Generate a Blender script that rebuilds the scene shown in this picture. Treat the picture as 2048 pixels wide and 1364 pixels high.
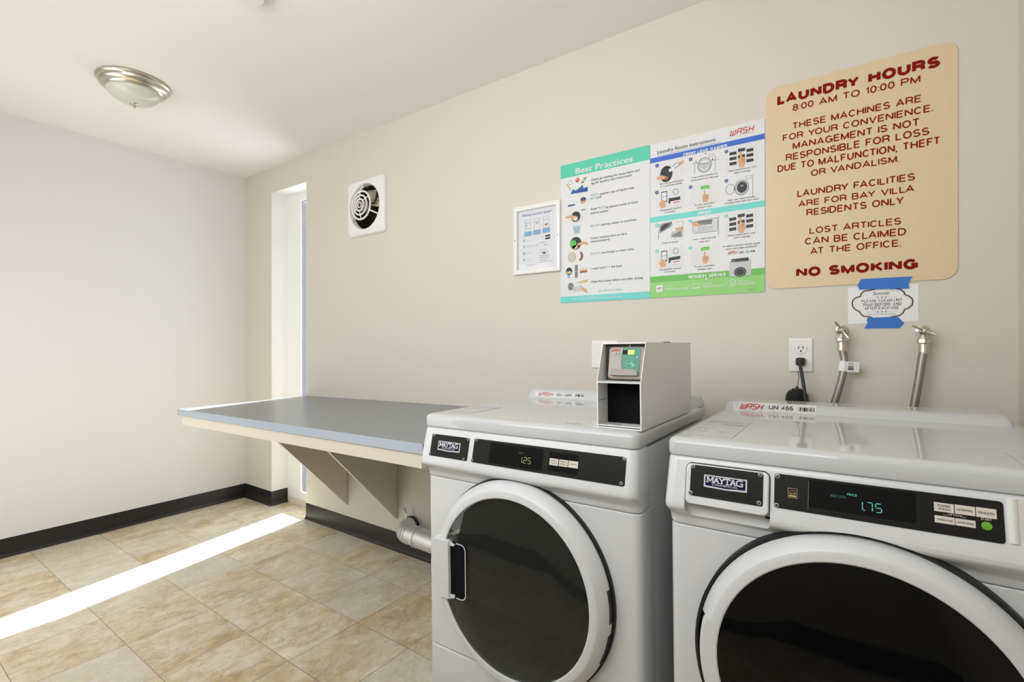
import bpy, bmesh, math, random
from mathutils import Vector, Matrix

random.seed(7)
for o in list(bpy.data.objects):
    bpy.data.objects.remove(o)
SC = bpy.context.scene
COL = SC.collection

# ------------------------------------------------------------------ camera
CAM_F, CAM_YAW, CAM_CY = 972.45, 0.6092, 688.25
CAM = Vector((3.8071, -1.8875, 1.1676))
cam_data = bpy.data.cameras.new('camera')
cam = bpy.data.objects.new('camera', cam_data)
COL.objects.link(cam)
cam.location = CAM
cam.rotation_euler = (math.pi / 2, 0, CAM_YAW)
cam_data.sensor_width = 36.0
cam_data.lens = CAM_F / 2048 * 36.0
cam_data.shift_y = (CAM_CY - 682) / 2048
cam_data.clip_start = 0.01
SC.camera = cam

# ------------------------------------------------------------------ view + world + lights
SC.view_settings.view_transform = 'Standard'
SC.view_settings.look = 'None'
SC.view_settings.gamma = 1.0
SC.view_settings.use_curve_mapping = False
SC.view_settings.exposure = 0.0

world = bpy.data.worlds.new('daylight')
SC.world = world
world.use_nodes = True
wn = world.node_tree.nodes
wn['Background'].inputs['Color'].default_value = (0.50, 0.51, 0.56, 1)
wn['Background'].inputs['Strength'].default_value = 1.0

def add_light(name, kind, loc, energy, color=(1, 1, 1), rot=None, size=None):
    d = bpy.data.lights.new(name, kind)
    d.energy = energy
    d.color = color
    if kind == 'AREA':
        d.shape = 'RECTANGLE'
        d.size, d.size_y = size
    o = bpy.data.objects.new(name, d)
    COL.objects.link(o)
    o.location = loc
    if rot is not None:
        o.rotation_euler = rot
    return o

SUN_DIR = Vector((0.185, -1.0, -0.615)).normalized()
sun = add_light('sun', 'SUN', (0, 4, 4), 33.0, (1.0, 0.99, 0.97))
sun.rotation_euler = SUN_DIR.to_track_quat('-Z', 'Y').to_euler()
sun.data.angle = math.radians(0.5)
# fill light set in an unseen wide window, added behind the camera
room_light = add_light('added_window_fill', 'AREA', (2.82, -2.12, 1.885), 29.0, (0.975, 0.985, 1.0),
                       (math.radians(90), 0, 0), (1.82, 0.93))
door_fill = add_light('added_doorway_fill', 'AREA', (0.95, -2.12, 1.00), 12.5, (0.975, 0.985, 1.0),
                       (math.radians(90), 0, 0), (1.0, 1.9))  # fill light in an unseen doorway, added to brighten the room from low down
# sky light entering through the tall slot window
slot_light = add_light('window_daylight', 'AREA', (0.67, 0.30, 1.2), 12.0, (0.93, 0.96, 1.0),
                       (math.radians(-90), 0, 0), (0.30, 2.1))

# ------------------------------------------------------------------ helpers
def lin(c):
    c = c / 255.0
    return c / 12.92 if c <= 0.04045 else ((c + 0.055) / 1.055) ** 2.4

def srgb(r, g, b):
    return (lin(r), lin(g), lin(b), 1.0)

def mat(name, color, rough=0.5, metal=0.0, spec=0.5, coat=0.0, emit=None, bump=None):
    m = bpy.data.materials.new(name)
    m.use_nodes = True
    p = m.node_tree.nodes['Principled BSDF']
    p.inputs['Base Color'].default_value = color if len(color) == 4 else (*color, 1)
    p.inputs['Roughness'].default_value = rough
    p.inputs['Metallic'].default_value = metal
    p.inputs['Specular IOR Level'].default_value = spec
    p.inputs['Coat Weight'].default_value = coat
    if emit:
        p.inputs['Emission Color'].default_value = (*emit[0], 1)
        p.inputs['Emission Strength'].default_value = emit[1]
    if bump:
        add_noise_bump(m, *bump)
    return m

def add_noise_bump(m, scale, strength, dist=0.002):
    nt = m.node_tree
    p = nt.nodes['Principled BSDF']
    g = nt.nodes.new('ShaderNodeNewGeometry')
    n = nt.nodes.new('ShaderNodeTexNoise')
    n.inputs['Scale'].default_value = scale
    n.inputs['Detail'].default_value = 4
    b = nt.nodes.new('ShaderNodeBump')
    b.inputs['Strength'].default_value = strength
    b.inputs['Distance'].default_value = dist
    nt.links.new(g.outputs['Position'], n.inputs['Vector'])
    nt.links.new(n.outputs['Fac'], b.inputs['Height'])
    nt.links.new(b.outputs['Normal'], p.inputs['Normal'])

def noise_color(m, scale, c0, c1, detail=4, stretch=(1, 1, 1)):
    nt = m.node_tree
    p = nt.nodes['Principled BSDF']
    g = nt.nodes.new('ShaderNodeNewGeometry')
    mp = nt.nodes.new('ShaderNodeMapping')
    mp.inputs['Scale'].default_value = stretch
    n = nt.nodes.new('ShaderNodeTexNoise')
    n.inputs['Scale'].default_value = scale
    n.inputs['Detail'].default_value = detail
    r = nt.nodes.new('ShaderNodeValToRGB')
    r.color_ramp.elements[0].position = 0.35
    r.color_ramp.elements[1].position = 0.65
    r.color_ramp.elements[0].color = c0
    r.color_ramp.elements[1].color = c1
    nt.links.new(g.outputs['Position'], mp.inputs['Vector'])
    nt.links.new(mp.outputs['Vector'], n.inputs['Vector'])
    nt.links.new(n.outputs['Fac'], r.inputs['Fac'])
    nt.links.new(r.outputs['Color'], p.inputs['Base Color'])

def glass_mat(name, tint=(1, 1, 1), ior=1.45, gloss=0.0):
    m = bpy.data.materials.new(name)
    m.use_nodes = True
    nt = m.node_tree
    nt.nodes.clear()
    out = nt.nodes.new('ShaderNodeOutputMaterial')
    mix = nt.nodes.new('ShaderNodeMixShader')
    fr = nt.nodes.new('ShaderNodeFresnel')
    fr.inputs['IOR'].default_value = ior
    tr = nt.nodes.new('ShaderNodeBsdfTransparent')
    tr.inputs['Color'].default_value = (*tint, 1)
    gl = nt.nodes.new('ShaderNodeBsdfGlossy')
    gl.inputs['Roughness'].default_value = gloss
    geo = nt.nodes.new('ShaderNodeNewGeometry')
    inv = nt.nodes.new('ShaderNodeMath'); inv.operation = 'SUBTRACT'; inv.inputs[0].default_value = 1.0
    nt.links.new(geo.outputs['Backfacing'], inv.inputs[1])
    mul = nt.nodes.new('ShaderNodeMath'); mul.operation = 'MULTIPLY'
    nt.links.new(fr.outputs['Fac'], mul.inputs[0]); nt.links.new(inv.outputs[0], mul.inputs[1])
    nt.links.new(mul.outputs[0], mix.inputs['Fac'])
    nt.links.new(tr.outputs['BSDF'], mix.inputs[1])
    nt.links.new(gl.outputs['BSDF'], mix.inputs[2])
    nt.links.new(mix.outputs['Shader'], out.inputs['Surface'])
    return m

def px_ray(px, py):
    """direction from the photographer's position through a point measured on the photograph"""
    fw = Vector((-math.sin(CAM_YAW), math.cos(CAM_YAW), 0))
    rt = Vector((math.cos(CAM_YAW), math.sin(CAM_YAW), 0))
    return fw + rt * ((px - 1024) / CAM_F) + Vector((0, 0, 1)) * ((CAM_CY - py) / CAM_F)

class Plane:
    """a flat face: origin, two in-plane axes, outward normal (local to a thing, mx = thing matrix)"""
    def __init__(s, o, eu, ev, mx=None):
        s.o = Vector(o); s.eu = Vector(eu).normalized(); s.ev = Vector(ev).normalized()
        s.n = s.eu.cross(s.ev).normalized()
        s.mx = mx or Matrix.Identity(4)
    def p(s, u, v, w=0.0):
        return s.o + s.eu * u + s.ev * v + s.n * w
    def px(s, px, py):
        inv = s.mx.inverted()
        c = inv @ CAM
        d = inv.to_3x3() @ px_ray(px, py)
        t = (s.o - c).dot(s.n) / d.dot(s.n)
        q = c + d * t - s.o
        return q.dot(s.eu), q.dot(s.ev)

class Zoom:
    """reads a plane's (u, v) from measurements taken on an enlarged crop of the photograph"""
    def __init__(s, plane, ox, oy, sc):
        s.pl, s.ox, s.oy, s.sc = plane, ox, oy, sc
    def __call__(s, x, y):
        return s.pl.px(s.ox + x / s.sc, s.oy + y / s.sc)
    def pts(s, L):
        return [s(*q) for q in L]

def arc(cx, cy, rx, ry, a0, a1, n=9):
    return [(cx + rx*math.cos(math.radians(a0 + (a1-a0)*i/n)), cy + ry*math.sin(math.radians(a0 + (a1-a0)*i/n))) for i in range(n+1)]
STROKE = {
 'A': (0.84, [[(0,0),(.5,1),(1,0)], [(.17,.30),(.83,.30)]]),
 'B': (0.72, [[(0,0),(0,1),(.62,1)] + arc(.62,.765,.32,.235,90,-90) + [(0,.53)], [(.62,.53)] + arc(.64,.265,.36,.265,90,-90) + [(0,0)]]),
 'C': (0.78, [arc(.5,.5,.5,.5,42,318,16)]),
 'D': (0.76, [[(0,0),(0,1),(.45,1)] + arc(.45,.5,.55,.5,90,-90,12) + [(0,0)]]),
 'E': (0.66, [[(1,1),(0,1),(0,0),(1,0)], [(0,.52),(.9,.52)]]),
 'F': (0.62, [[(0,0),(0,1),(1,1)], [(0,.5),(.85,.5)]]),
 'G': (0.82, [arc(.5,.5,.5,.5,42,330,16), [(.56,.46),(1,.46),(1,0)]]),
 'H': (0.74, [[(0,0),(0,1)], [(1,0),(1,1)], [(0,.52),(1,.52)]]),
 'I': (0.02, [[(.5,0),(.5,1)]]),
 'J': (0.52, [[(1,1),(1,.3)] + arc(.5,.3,.5,.3,0,-180)]),
 'K': (0.76, [[(0,0),(0,1)], [(.95,1),(0,.36)], [(.33,.58),(1,0)]]),
 'L': (0.60, [[(0,1),(0,0),(1,0)]]),
 'M': (0.86, [[(0,0),(0,1)], [(0,.96),(.5,.04),(1,.96)], [(1,1),(1,0)]]),
 'N': (0.76, [[(0,0),(0,1)], [(0.02,.97),(.98,.03)], [(1,0),(1,1)]]),
 'O': (0.84, [arc(.5,.5,.5,.5,0,360,22)]),
 'P': (0.70, [[(0,0),(0,1),(.62,1)] + arc(.62,.73,.38,.27,90,-90) + [(0,.46)]]),
 'Q': (0.84, [arc(.5,.5,.5,.5,0,360,22), [(.58,.3),(1,-.02)]]),
 'R': (0.74, [[(0,0),(0,1),(.62,1)] + arc(.62,.745,.36,.255,90,-90) + [(0,.49)], [(.6,.49),(.92,.34),(.98,0)]]),
 'S': (0.70, [arc(.5,.745,.46,.255,25,270,12) + arc(.5,.255,.5,.255,90,-160,12)[1:]]),
 'T': (0.70, [[(0,1),(1,1)], [(.5,1),(.5,0)]]),
 'U': (0.74, [[(0,1),(0,.4)] + arc(.5,.4,.5,.4,180,360,12) + [(1,1)]]),
 'V': (0.80, [[(0,1),(.5,0),(1,1)]]),
 'W': (1.12, [[(0,1),(.25,0),(.5,.96),(.75,0),(1,1)]]),
 'X': (0.76, [[(0,0),(1,1)], [(0,1),(1,0)]]),
 'Y': (0.80, [[(0,1),(.5,.44),(1,1)], [(.5,.46),(.5,0)]]),
 '0': (0.58, [arc(.5,.5,.5,.5,0,360,20)]),
 '1': (0.26, [[(0,.74),(.62,.86),(1,1),(1,0)]]),
 '2': (0.58, [arc(.5,.72,.48,.28,165,-35,10) + [(0,0),(1,0)]]),
 '3': (0.58, [arc(.5,.74,.44,.26,150,-90,10), arc(.5,.24,.5,.27,90,-150,10)]),
 '4': (0.60, [[(.78,0),(.78,1),(0,.3),(1,.3)]]),
 '6': (0.58, [arc(.5,.31,.5,.31,0,360,18), arc(.62,.42,.62,.58,180,60,9)]),
 '8': (0.58, [arc(.5,.75,.44,.25,0,360,16), arc(.5,.25,.5,.27,0,360,16)]),
 '9': (0.58, [arc(.5,.69,.5,.31,0,360,18), arc(.38,.58,.62,.58,0,-120,9)]),
 ':': (0.02, [[(.5,.04),(.5,.16)], [(.5,.60),(.5,.72)]]),
 '.': (0.02, [[(.5,-.08),(.5,.06)]]),
 ',': (0.06, [[(.7,.06),(.6,-.06),(.1,-.2)]]),
}

_txt = {}
def text_mesh(st, bold=0.0, shear=0.0):
    k = (st, bold, shear)
    if k in _txt:
        return _txt[k]
    cu = bpy.data.curves.new('lettering', 'FONT')
    cu.body = st
    cu.offset = bold
    cu.shear = shear
    cu.resolution_u = 3
    cu.fill_mode = 'FRONT'
    cu.size = 1.0
    ob = bpy.data.objects.new('lettering', cu)
    COL.objects.link(ob)
    dg = bpy.context.evaluated_depsgraph_get()
    me = ob.evaluated_get(dg).to_mesh()
    vs = [(v.co.x, v.co.y) for v in me.vertices]
    fs = [tuple(p.vertices) for p in me.polygons]
    bpy.data.objects.remove(ob)
    bpy.data.curves.remove(cu)
    _txt[k] = (vs, fs)
    return _txt[k]

def cap_height():
    vs, _ = text_mesh('H')
    return max(v[1] for v in vs)

class MB:
    """collects faces of one mesh object, several materials allowed"""
    def __init__(s):
        s.v = []; s.f = []; s.m = []; s.mats = []
    def mi(s, m):
        if m not in s.mats:
            s.mats.append(m)
        return s.mats.index(m)
    def add(s, vs, fs, m):
        b = len(s.v)
        s.v += [tuple(v) for v in vs]
        i = s.mi(m)
        for f in fs:
            s.f.append(tuple(b + k for k in f)); s.m.append(i)
        return s
    def poly(s, pts, m):
        return s.add(pts, [tuple(range(len(pts)))], m)
    def box(s, a, b, m):
        x0, y0, z0 = a; x1, y1, z1 = b
        vs = [(x0,y0,z0),(x1,y0,z0),(x1,y1,z0),(x0,y1,z0),(x0,y0,z1),(x1,y0,z1),(x1,y1,z1),(x0,y1,z1)]
        return s.add(vs, [(0,3,2,1),(4,5,6,7),(0,1,5,4),(1,2,6,5),(2,3,7,6),(3,0,4,7)], m)
    def prism(s, pts, off, m):
        n = len(pts); off = Vector(off)
        vs = [Vector(p) for p in pts] + [Vector(p) + off for p in pts]
        fs = [tuple(range(n)), tuple(range(2*n-1, n-1, -1))]
        fs += [(i, (i+1) % n, n + (i+1) % n, n + i) for i in range(n)]
        return s.add(vs, fs, m)
    def loft(s, rings, m, cap0=True, cap1=True):
        n = len(rings[0]); vs = [p for r in rings for p in r]; fs = []
        for k in range(len(rings) - 1):
            for i in range(n):
                j = (i + 1) % n
                fs.append((k*n+i, k*n+j, (k+1)*n+j, (k+1)*n+i))
        if cap0: fs.append(tuple(range(n-1, -1, -1)))
        if cap1: fs.append(tuple((len(rings)-1)*n + i for i in range(n)))
        return s.add(vs, fs, m)
    def lathe(s, prof, o, axis, m, n=48):
        """prof = [(radius, distance along axis)]"""
        o = Vector(o); a = Vector(axis).normalized()
        t = Vector((0, 0, 1)) if abs(a.z) < 0.9 else Vector((1, 0, 0))
        e1 = (t - a * t.dot(a)).normalized(); e2 = a.cross(e1)
        rings = []
        for r, h in prof:
            r = max(r, 1e-5)
            rings.append([o + a*h + (e1*math.cos(2*math.pi*i/n) + e2*math.sin(2*math.pi*i/n))*r for i in range(n)])
        return s.loft(rings, m, cap0=True, cap1=True)
    def ring_lathe(s, prof, o, axis, m, n=64):
        """closed profile loop, no caps"""
        o = Vector(o); a = Vector(axis).normalized()
        t = Vector((0, 0, 1)) if abs(a.z) < 0.9 else Vector((1, 0, 0))
        e1 = (t - a * t.dot(a)).normalized(); e2 = a.cross(e1)
        rings = []
        for i in range(n):
            c = e1*math.cos(2*math.pi*i/n) + e2*math.sin(2*math.pi*i/n)
            rings.append([o + a*h + c*r for r, h in prof])
        rings.append(rings[0])
        return s.loft(rings, m, cap0=False, cap1=False)
    def tube(s, path, rad, m, n=12):
        P = [Vector(p) for p in path]; rings = []; up = None
        for i, p in enumerate(P):
            d = (P[min(i+1, len(P)-1)] - P[max(i-1, 0)]).normalized()
            if up is None:
                up = Vector((0,0,1)) if abs(d.z) < 0.9 else Vector((0,1,0))
            e1 = (up - d*up.dot(d)).normalized(); e2 = d.cross(e1); up = e1
            r = rad[i] if isinstance(rad, (list, tuple)) else rad
            rings.append([p + (e1*math.cos(2*math.pi*k/n) + e2*math.sin(2*math.pi*k/n))*r for k in range(n)])
        return s.loft(rings, m)
    # ---- flat printing on a Plane
    def fill(s, pl, uv, w, m):
        return s.poly([pl.p(u, v, w) for u, v in uv], m)
    def rect(s, pl, u0, v0, u1, v1, w, m):
        return s.fill(pl, [(u0,v0),(u1,v0),(u1,v1),(u0,v1)], w, m)
    def disc(s, pl, u, v, r, w, m, n=20, ry=None):
        ry = ry or r
        return s.fill(pl, [(u + r*math.cos(2*math.pi*i/n), v + ry*math.sin(2*math.pi*i/n)) for i in range(n)], w, m)
    def line(s, pl, pts, wd, w, m, closed=False, step=0.0):
        P = [Vector(q) for q in pts]; n = len(P); L = []; R = []
        for i in range(n):
            a = P[(i-1) % n] if (closed or i > 0) else P[i]
            b = P[(i+1) % n] if (closed or i < n-1) else P[i]
            d1 = (P[i]-a).normalized() if (P[i]-a).length > 1e-9 else None
            d2 = (b-P[i]).normalized() if (b-P[i]).length > 1e-9 else None
            if d1 is None: d1 = d2
            if d2 is None: d2 = d1
            nn = Vector((-(d1.y+d2.y), d1.x+d2.x))
            nn = nn.normalized() if nn.length > 1e-6 else Vector((-d1.y, d1.x))
            k = 1.0 / max(0.5, nn.dot(Vector((-d1.y, d1.x))))
            L.append(P[i] + nn*wd*0.5*k); R.append(P[i] - nn*wd*0.5*k)
        for i in range(n if closed else n-1):
            j = (i+1) % n
            s.fill(pl, [L[i], L[j], R[j], R[i]], w + i*step, m)
        return s
    def circle(s, pl, u, v, r, wd, w, m, n=24, ry=None):
        ry = ry or r
        return s.line(pl, [(u + r*math.cos(2*math.pi*i/n), v + ry*math.sin(2*math.pi*i/n)) for i in range(n)], wd, w, m, True)
    def text(s, pl, st, a, b, cap, w, m, bold=0.0, shear=0.0):
        """baseline from a to b (plane coordinates), capital height cap"""
        vs, fs = text_mesh(st, 0.0, shear)
        if not vs: return s
        if bold:
            e = Vector((bold*0.9*cap, 0)); dd = (Vector(b)-Vector(a)).normalized(); e = dd*bold*0.9*cap; q2 = Vector((-dd.y, dd.x))*bold*0.5*cap
            for k in (-1, 1):
                s.text(pl, st, Vector(a)+e*k+q2*k, Vector(b)+e*k+q2*k, cap, w + (k+2)*0.00006, m, 0.0, shear)
            w += 0.00003
        x0 = min(v[0] for v in vs); x1 = max(v[0] for v in vs)
        a = Vector(a); b = Vector(b); d = (b-a); L = d.length; d.normalize(); q = Vector((-d.y, d.x))
        kx = L / (x1-x0); ky = cap / cap_height()
        return s.add([pl.p(*(a + d*((x-x0)*kx) + q*(y*ky)), w) for x, y in vs], fs, m)
    def strokes(s, pl, glyphs, a, b, cap, wd, w, m, shear=0.0, span=None):
        """glyphs: list of polylines in a (0..span, 0..1) box"""
        a = Vector(a); b = Vector(b); d = b-a; L = d.length; d.normalize(); q = Vector((-d.y, d.x))
        for n_, g in enumerate(glyphs):
            s.line(pl, [a + d*((x/span)*L) + d*(y*shear*cap) + q*(y*cap) for x, y in g], wd, w + n_*0.00003, m)
        return s
    def letters(s, pl, st, a, b, cap, w, m, t=0.16):
        """capitals drawn with strokes of even weight t (share of the capital height)"""
        a = Vector(a); b = Vector(b); d = b-a; L = d.length; d.normalize(); q = Vector((-d.y, d.x))
        gap = 0.135 - t*0.15; x = 0.0; items = []
        for k_, ch in enumerate(st):
            if ch == ' ': x += 0.42 + t*0.4; continue
            if k_ and st[k_-1:k_+1] in ('LA', 'FT', 'CT', 'FA', 'LT', 'AT', 'AV', 'VA', 'LY', 'AY', 'YO', 'RY', 'TR'): x -= 0.13
            w_, gl = STROKE[ch]; items.append((x, w_ + t*0.5, gl)); x += w_ + t*0.5 + gap
        tot = x - gap; k = L/(tot*cap)
        for x0, w_, gl in items:
            for n_, g in enumerate(gl):
                s.line(pl, [a + d*((x0*k + t*0.5 + gx*(w_*k - t))*cap) + q*((t*0.5 + gy*(1-t))*cap) for gx, gy in g], (t*0.84 if any(abs(p[0]-q_[0]) > 0.1 and abs(p[1]-q_[1]) > 0.3 for p, q_ in zip(g, g[1:])) and t > 0.2 else t)*cap, w + n_*0.00015, m, False, 0.000012)
        return s
    def build(s, name, parent=None, bevel=0.0, seg=2, sharp=35, smooth=True, bevel_angle=50):
        me = bpy.data.meshes.new(name)
        bm = bmesh.new()
        vv = [bm.verts.new(v) for v in s.v]
        for f, mi_ in zip(s.f, s.m):
            try:
                fc = bm.faces.new([vv[k] for k in f]); fc.material_index = mi_
            except ValueError:
                pass
        bmesh.ops.remove_doubles(bm, verts=bm.verts, dist=1e-6)
        bmesh.ops.recalc_face_normals(bm, faces=bm.faces)
        if bevel > 0:
            es = [e for e in bm.edges if len(e.link_faces) == 2 and e.calc_face_angle(0) > math.radians(bevel_angle)]
            bmesh.ops.bevel(bm, geom=es, offset=bevel, segments=seg, profile=0.5, affect='EDGES', clamp_overlap=True)
        for f in bm.faces: f.smooth = smooth and len(f.verts) <= 6
        for e in bm.edges:
            if len(e.link_faces) != 2 or e.calc_face_angle(0) > math.radians(sharp):
                e.smooth = False
        bm.to_mesh(me); bm.free()
        for m in s.mats: me.materials.append(m)
        ob = bpy.data.objects.new(name, me)
        COL.objects.link(ob)
        if parent: ob.parent = parent
        return ob

def tag(o, label=None, cat=None, group=None, kind=None):
    if label: o['label'] = label
    if cat: o['category'] = cat
    if group: o['group'] = group
    if kind: o['kind'] = kind
    return o

def thing(name, label, cat, loc=(0,0,0), rot=(0,0,0), group=None):
    o = bpy.data.objects.new(name, None)
    o.empty_display_size = 0.05
    COL.objects.link(o)
    o.location = loc; o.rotation_euler = rot
    return tag(o, label, cat, group)

def matrix_of(o):
    return Matrix.LocRotScale(Vector(o.location), o.rotation_euler, None)

def struct(name, mb, **k):
    return tag(mb.build(name, **k), kind='structure')

def rr(x0, y0, x1, y1, r, n=5):
    """rounded rectangle outline, counter-clockwise"""
    r = min(r, abs(x1-x0)/2*0.999, abs(y1-y0)/2*0.999)
    P = []
    for cx, cy, a0 in ((x1-r, y1-r, 0), (x0+r, y1-r, 90), (x0+r, y0+r, 180), (x1-r, y0+r, 270)):
        for i in range(n+1):
            a = math.radians(a0 + 90*i/n)
            P.append((cx + r*math.cos(a), cy + r*math.sin(a)))
    return P

def boolean_cut(ob, cutter_mb):
    c = cutter_mb.build('cutter', ob.parent)
    md = ob.modifiers.new('cut', 'BOOLEAN'); md.object = c; md.operation = 'DIFFERENCE'; md.solver = 'EXACT'
    bpy.context.view_layer.update()
    dg = bpy.context.evaluated_depsgraph_get()
    me = bpy.data.meshes.new_from_object(ob.evaluated_get(dg))
    ob.modifiers.clear(); ob.data = me
    bpy.data.objects.remove(c)
    bm = bmesh.new(); bm.from_mesh(me)
    for f in bm.faces: f.smooth = len(f.verts) <= 6
    for e in bm.edges:
        e.smooth = not (len(e.link_faces) != 2 or e.calc_face_angle(0) > math.radians(35))
    bm.to_mesh(me); bm.free()
    return ob

# ------------------------------------------------------------------ materials
M = {}
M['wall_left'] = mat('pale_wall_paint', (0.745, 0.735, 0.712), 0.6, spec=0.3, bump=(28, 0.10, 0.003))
M['wall'] = mat('wall_paint', (0.645, 0.612, 0.535), 0.6, spec=0.3, bump=(28, 0.10, 0.003))
M['ceiling'] = mat('ceiling_paint', (0.85, 0.82, 0.785), 0.7, spec=0.2, bump=(40, 0.06, 0.002))
M['jamb'] = mat('window_white_lit_jamb', (0.86, 0.85, 0.82), 0.5)  # white of the window frame; on the recess lining it paints in brightness
M['enamel'] = mat('white_enamel', (0.68, 0.695, 0.70), 0.24, spec=0.32)
M['lid'] = mat('glossy_white_lid_enamel', (0.57, 0.585, 0.59), 0.045, spec=0.45)
M['plastic'] = mat('white_plastic', (0.68, 0.695, 0.70), 0.32)
M['plastic2'] = mat('white_plate_plastic', (0.80, 0.79, 0.76), 0.3)
M['base'] = mat('black_vinyl_cove', (0.014, 0.013, 0.012), 0.33, bump=(60, 0.05, 0.001))
M['black'] = mat('black_panel', (0.012, 0.012, 0.011), 0.36, spec=0.22)
M['black2'] = mat('black_display', (0.007, 0.007, 0.007), 0.30, spec=0.10)
M['gasket'] = mat('black_rubber', (0.012, 0.012, 0.012), 0.6)
M['hollow'] = mat('matt_black_inside', (0.006, 0.006, 0.007), 0.8, spec=0.1)
M['chrome'] = mat('brushed_nickel', (0.62, 0.58, 0.50), 0.28, metal=1.0)
M['steel'] = mat('galvanised_steel', (0.80, 0.80, 0.79), 0.45, metal=0.65, bump=(90, 0.3, 0.002))
M['braid'] = mat('braided_steel', (0.30, 0.285, 0.25), 0.42, metal=0.75, bump=(600, 0.25, 0.0006))
M['metalgrey'] = mat('grey_painted_steel', (0.76, 0.76, 0.745), 0.35, spec=0.35)
M['cord'] = mat('black_cord', (0.018, 0.018, 0.017), 0.5)
M['laminate'] = mat('slate_laminate', (0.208, 0.230, 0.244), 0.27, spec=0.5)
M['laminate_edge'] = mat('blue_grey_edge', (0.40, 0.46, 0.54), 0.35)
M['wood'] = mat('painted_wood', (0.72, 0.665, 0.57), 0.55, spec=0.3, bump=(40, 0.1, 0.002))
M['rawwood'] = mat('bare_wood_edge', (0.55, 0.38, 0.20), 0.6)
M['white'] = mat('white_print', (0.69, 0.695, 0.69), 0.45)
M['paper'] = mat('white_paper', (0.80, 0.80, 0.80), 0.6)
M['tan'] = mat('tan_sign', srgb(216, 194, 158), 0.42, spec=0.4)
M['maroon'] = mat('maroon_letters', srgb(134, 26, 12), 0.8, spec=0.15)
M['maroon2'] = mat('maroon_heavy_letters', srgb(126, 20, 10), 0.8, spec=0.15)
M['teal'] = mat('teal_print', srgb(84, 196, 164), 0.45)
M['tealband'] = mat('aqua_print', srgb(104, 204, 196), 0.45)
M['tealtext'] = mat('teal_text', srgb(120, 176, 168), 0.45)
M['blue'] = mat('blue_print', srgb(44, 96, 196), 0.45)
M['navy'] = mat('navy_print', srgb(30, 64, 140), 0.45)
M['green'] = mat('green_print', srgb(96, 178, 70), 0.45)
M['green2'] = mat('light_green_print', srgb(136, 200, 104), 0.45)
M['ink'] = mat('dark_print', srgb(34, 34, 36), 0.5)
M['grey'] = mat('grey_print', srgb(120, 122, 124), 0.5)
M['grey2'] = mat('pale_grey_print', srgb(188, 190, 190), 0.5)
M['grey3'] = mat('faint_grey_print', srgb(214, 214, 212), 0.5)
M['red'] = mat('red_print', srgb(190, 36, 34), 0.45)
M['skin'] = mat('skin_tone_print', srgb(206, 160, 118), 0.5)
M['brown'] = mat('brown_print', srgb(140, 84, 60), 0.5)
M['denim'] = mat('denim_blue_print', srgb(44, 92, 158), 0.5)
M['note'] = mat('olive_print', srgb(128, 140, 62), 0.5)
M['bucket'] = mat('bucket_blue_print', srgb(150, 178, 190), 0.5)
M['gold'] = mat('gold_print', srgb(196, 178, 130), 0.5)
M['skyblue'] = mat('pale_blue_print', srgb(132, 178, 206), 0.5)
M['bluetext'] = mat('soft_blue_text', srgb(90, 112, 176), 0.5)
M['tape'] = mat('blue_masking_tape', srgb(46, 112, 196), 0.6)
M['badge_navy'] = mat('badge_navy', srgb(16, 20, 62), 0.6, spec=0.12)
M['rivet'] = mat('dull_rivet_steel', (0.30, 0.30, 0.29), 0.42, metal=0.8)
M['badge_silver'] = mat('badge_silver', (0.62, 0.62, 0.64), 0.35)
M['seg_green'] = mat('green_segments', (0.30, 0.42, 0.16), 0.4, emit=((0.42, 0.62, 0.22), 0.10))
M['seg_dim'] = mat('dim_green_print', (0.10, 0.13, 0.06), 0.4)
M['seg_teal'] = mat('teal_segments', (0.10, 0.45, 0.42), 0.4, emit=((0.14, 0.66, 0.62), 0.30))
M['seg_teal_dim'] = mat('dim_teal_print', (0.05, 0.20, 0.19), 0.4, emit=((0.06, 0.3, 0.28), 0.15))
M['seg_yellow'] = mat('yellow_segments', (0.8, 0.9, 0.3), 0.4, emit=((0.85, 1.0, 0.25), 1.6))
M['seg_glow'] = mat('lit_display_window', (0.30, 0.42, 0.04), 0.4, emit=((0.42, 0.60, 0.02), 0.35))
M['led'] = mat('blue_white_led', (0.7, 0.9, 1.0), 0.4, emit=((0.6, 0.9, 1.0), 1.5))
M['startgreen'] = mat('green_button', srgb(104, 168, 40), 0.4)
M['keycap'] = mat('cream_key', srgb(214, 208, 196), 0.45)
M['reader'] = mat('reader_grey', srgb(152, 146, 137), 0.45)
M['reader_label'] = mat('reader_label_grey', srgb(172, 164, 158), 0.45)
M['reader_teal'] = mat('reader_teal', srgb(46, 130, 106), 0.4)
M['reader_pale'] = mat('reader_pale_green', srgb(112, 178, 154), 0.4)
M['frost'] = mat('frosted_alabaster_glass', (0.62, 0.63, 0.55), 0.28, coat=0.2)
M['drum'] = mat('dark_grey_plastic', (0.27, 0.27, 0.26), 0.45)
M['bracket_brown'] = mat('dark_brown_bracket', (0.055, 0.045, 0.038), 0.5)
M['window_glass'] = glass_mat('window_glass', (0.93, 0.95, 0.96))
M['smoke_glass'] = glass_mat('smoked_door_glass', (0.52, 0.53, 0.52), 1.5, 0.015)
M['black_glass'] = mat('black_door_glass', (0.004, 0.004, 0.004), 0.04, spec=0.25)
M['frame_glass'] = glass_mat('picture_glass', (0.97, 0.97, 0.98), 1.45)
M['fanmetal'] = mat('fan_bright_metal', (0.45, 0.40, 0.33), 0.22, metal=1.0)
M['fandark'] = mat('fan_cavity', (0.035, 0.026, 0.018), 0.5)
M['doorwood'] = mat('door_brown', (0.06, 0.04, 0.03), 0.5)
M['stucco'] = mat('outside_stucco', (0.45, 0.44, 0.46), 0.8)
M['sticker'] = mat('clear_label', (0.54, 0.55, 0.53), 0.25)

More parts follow.
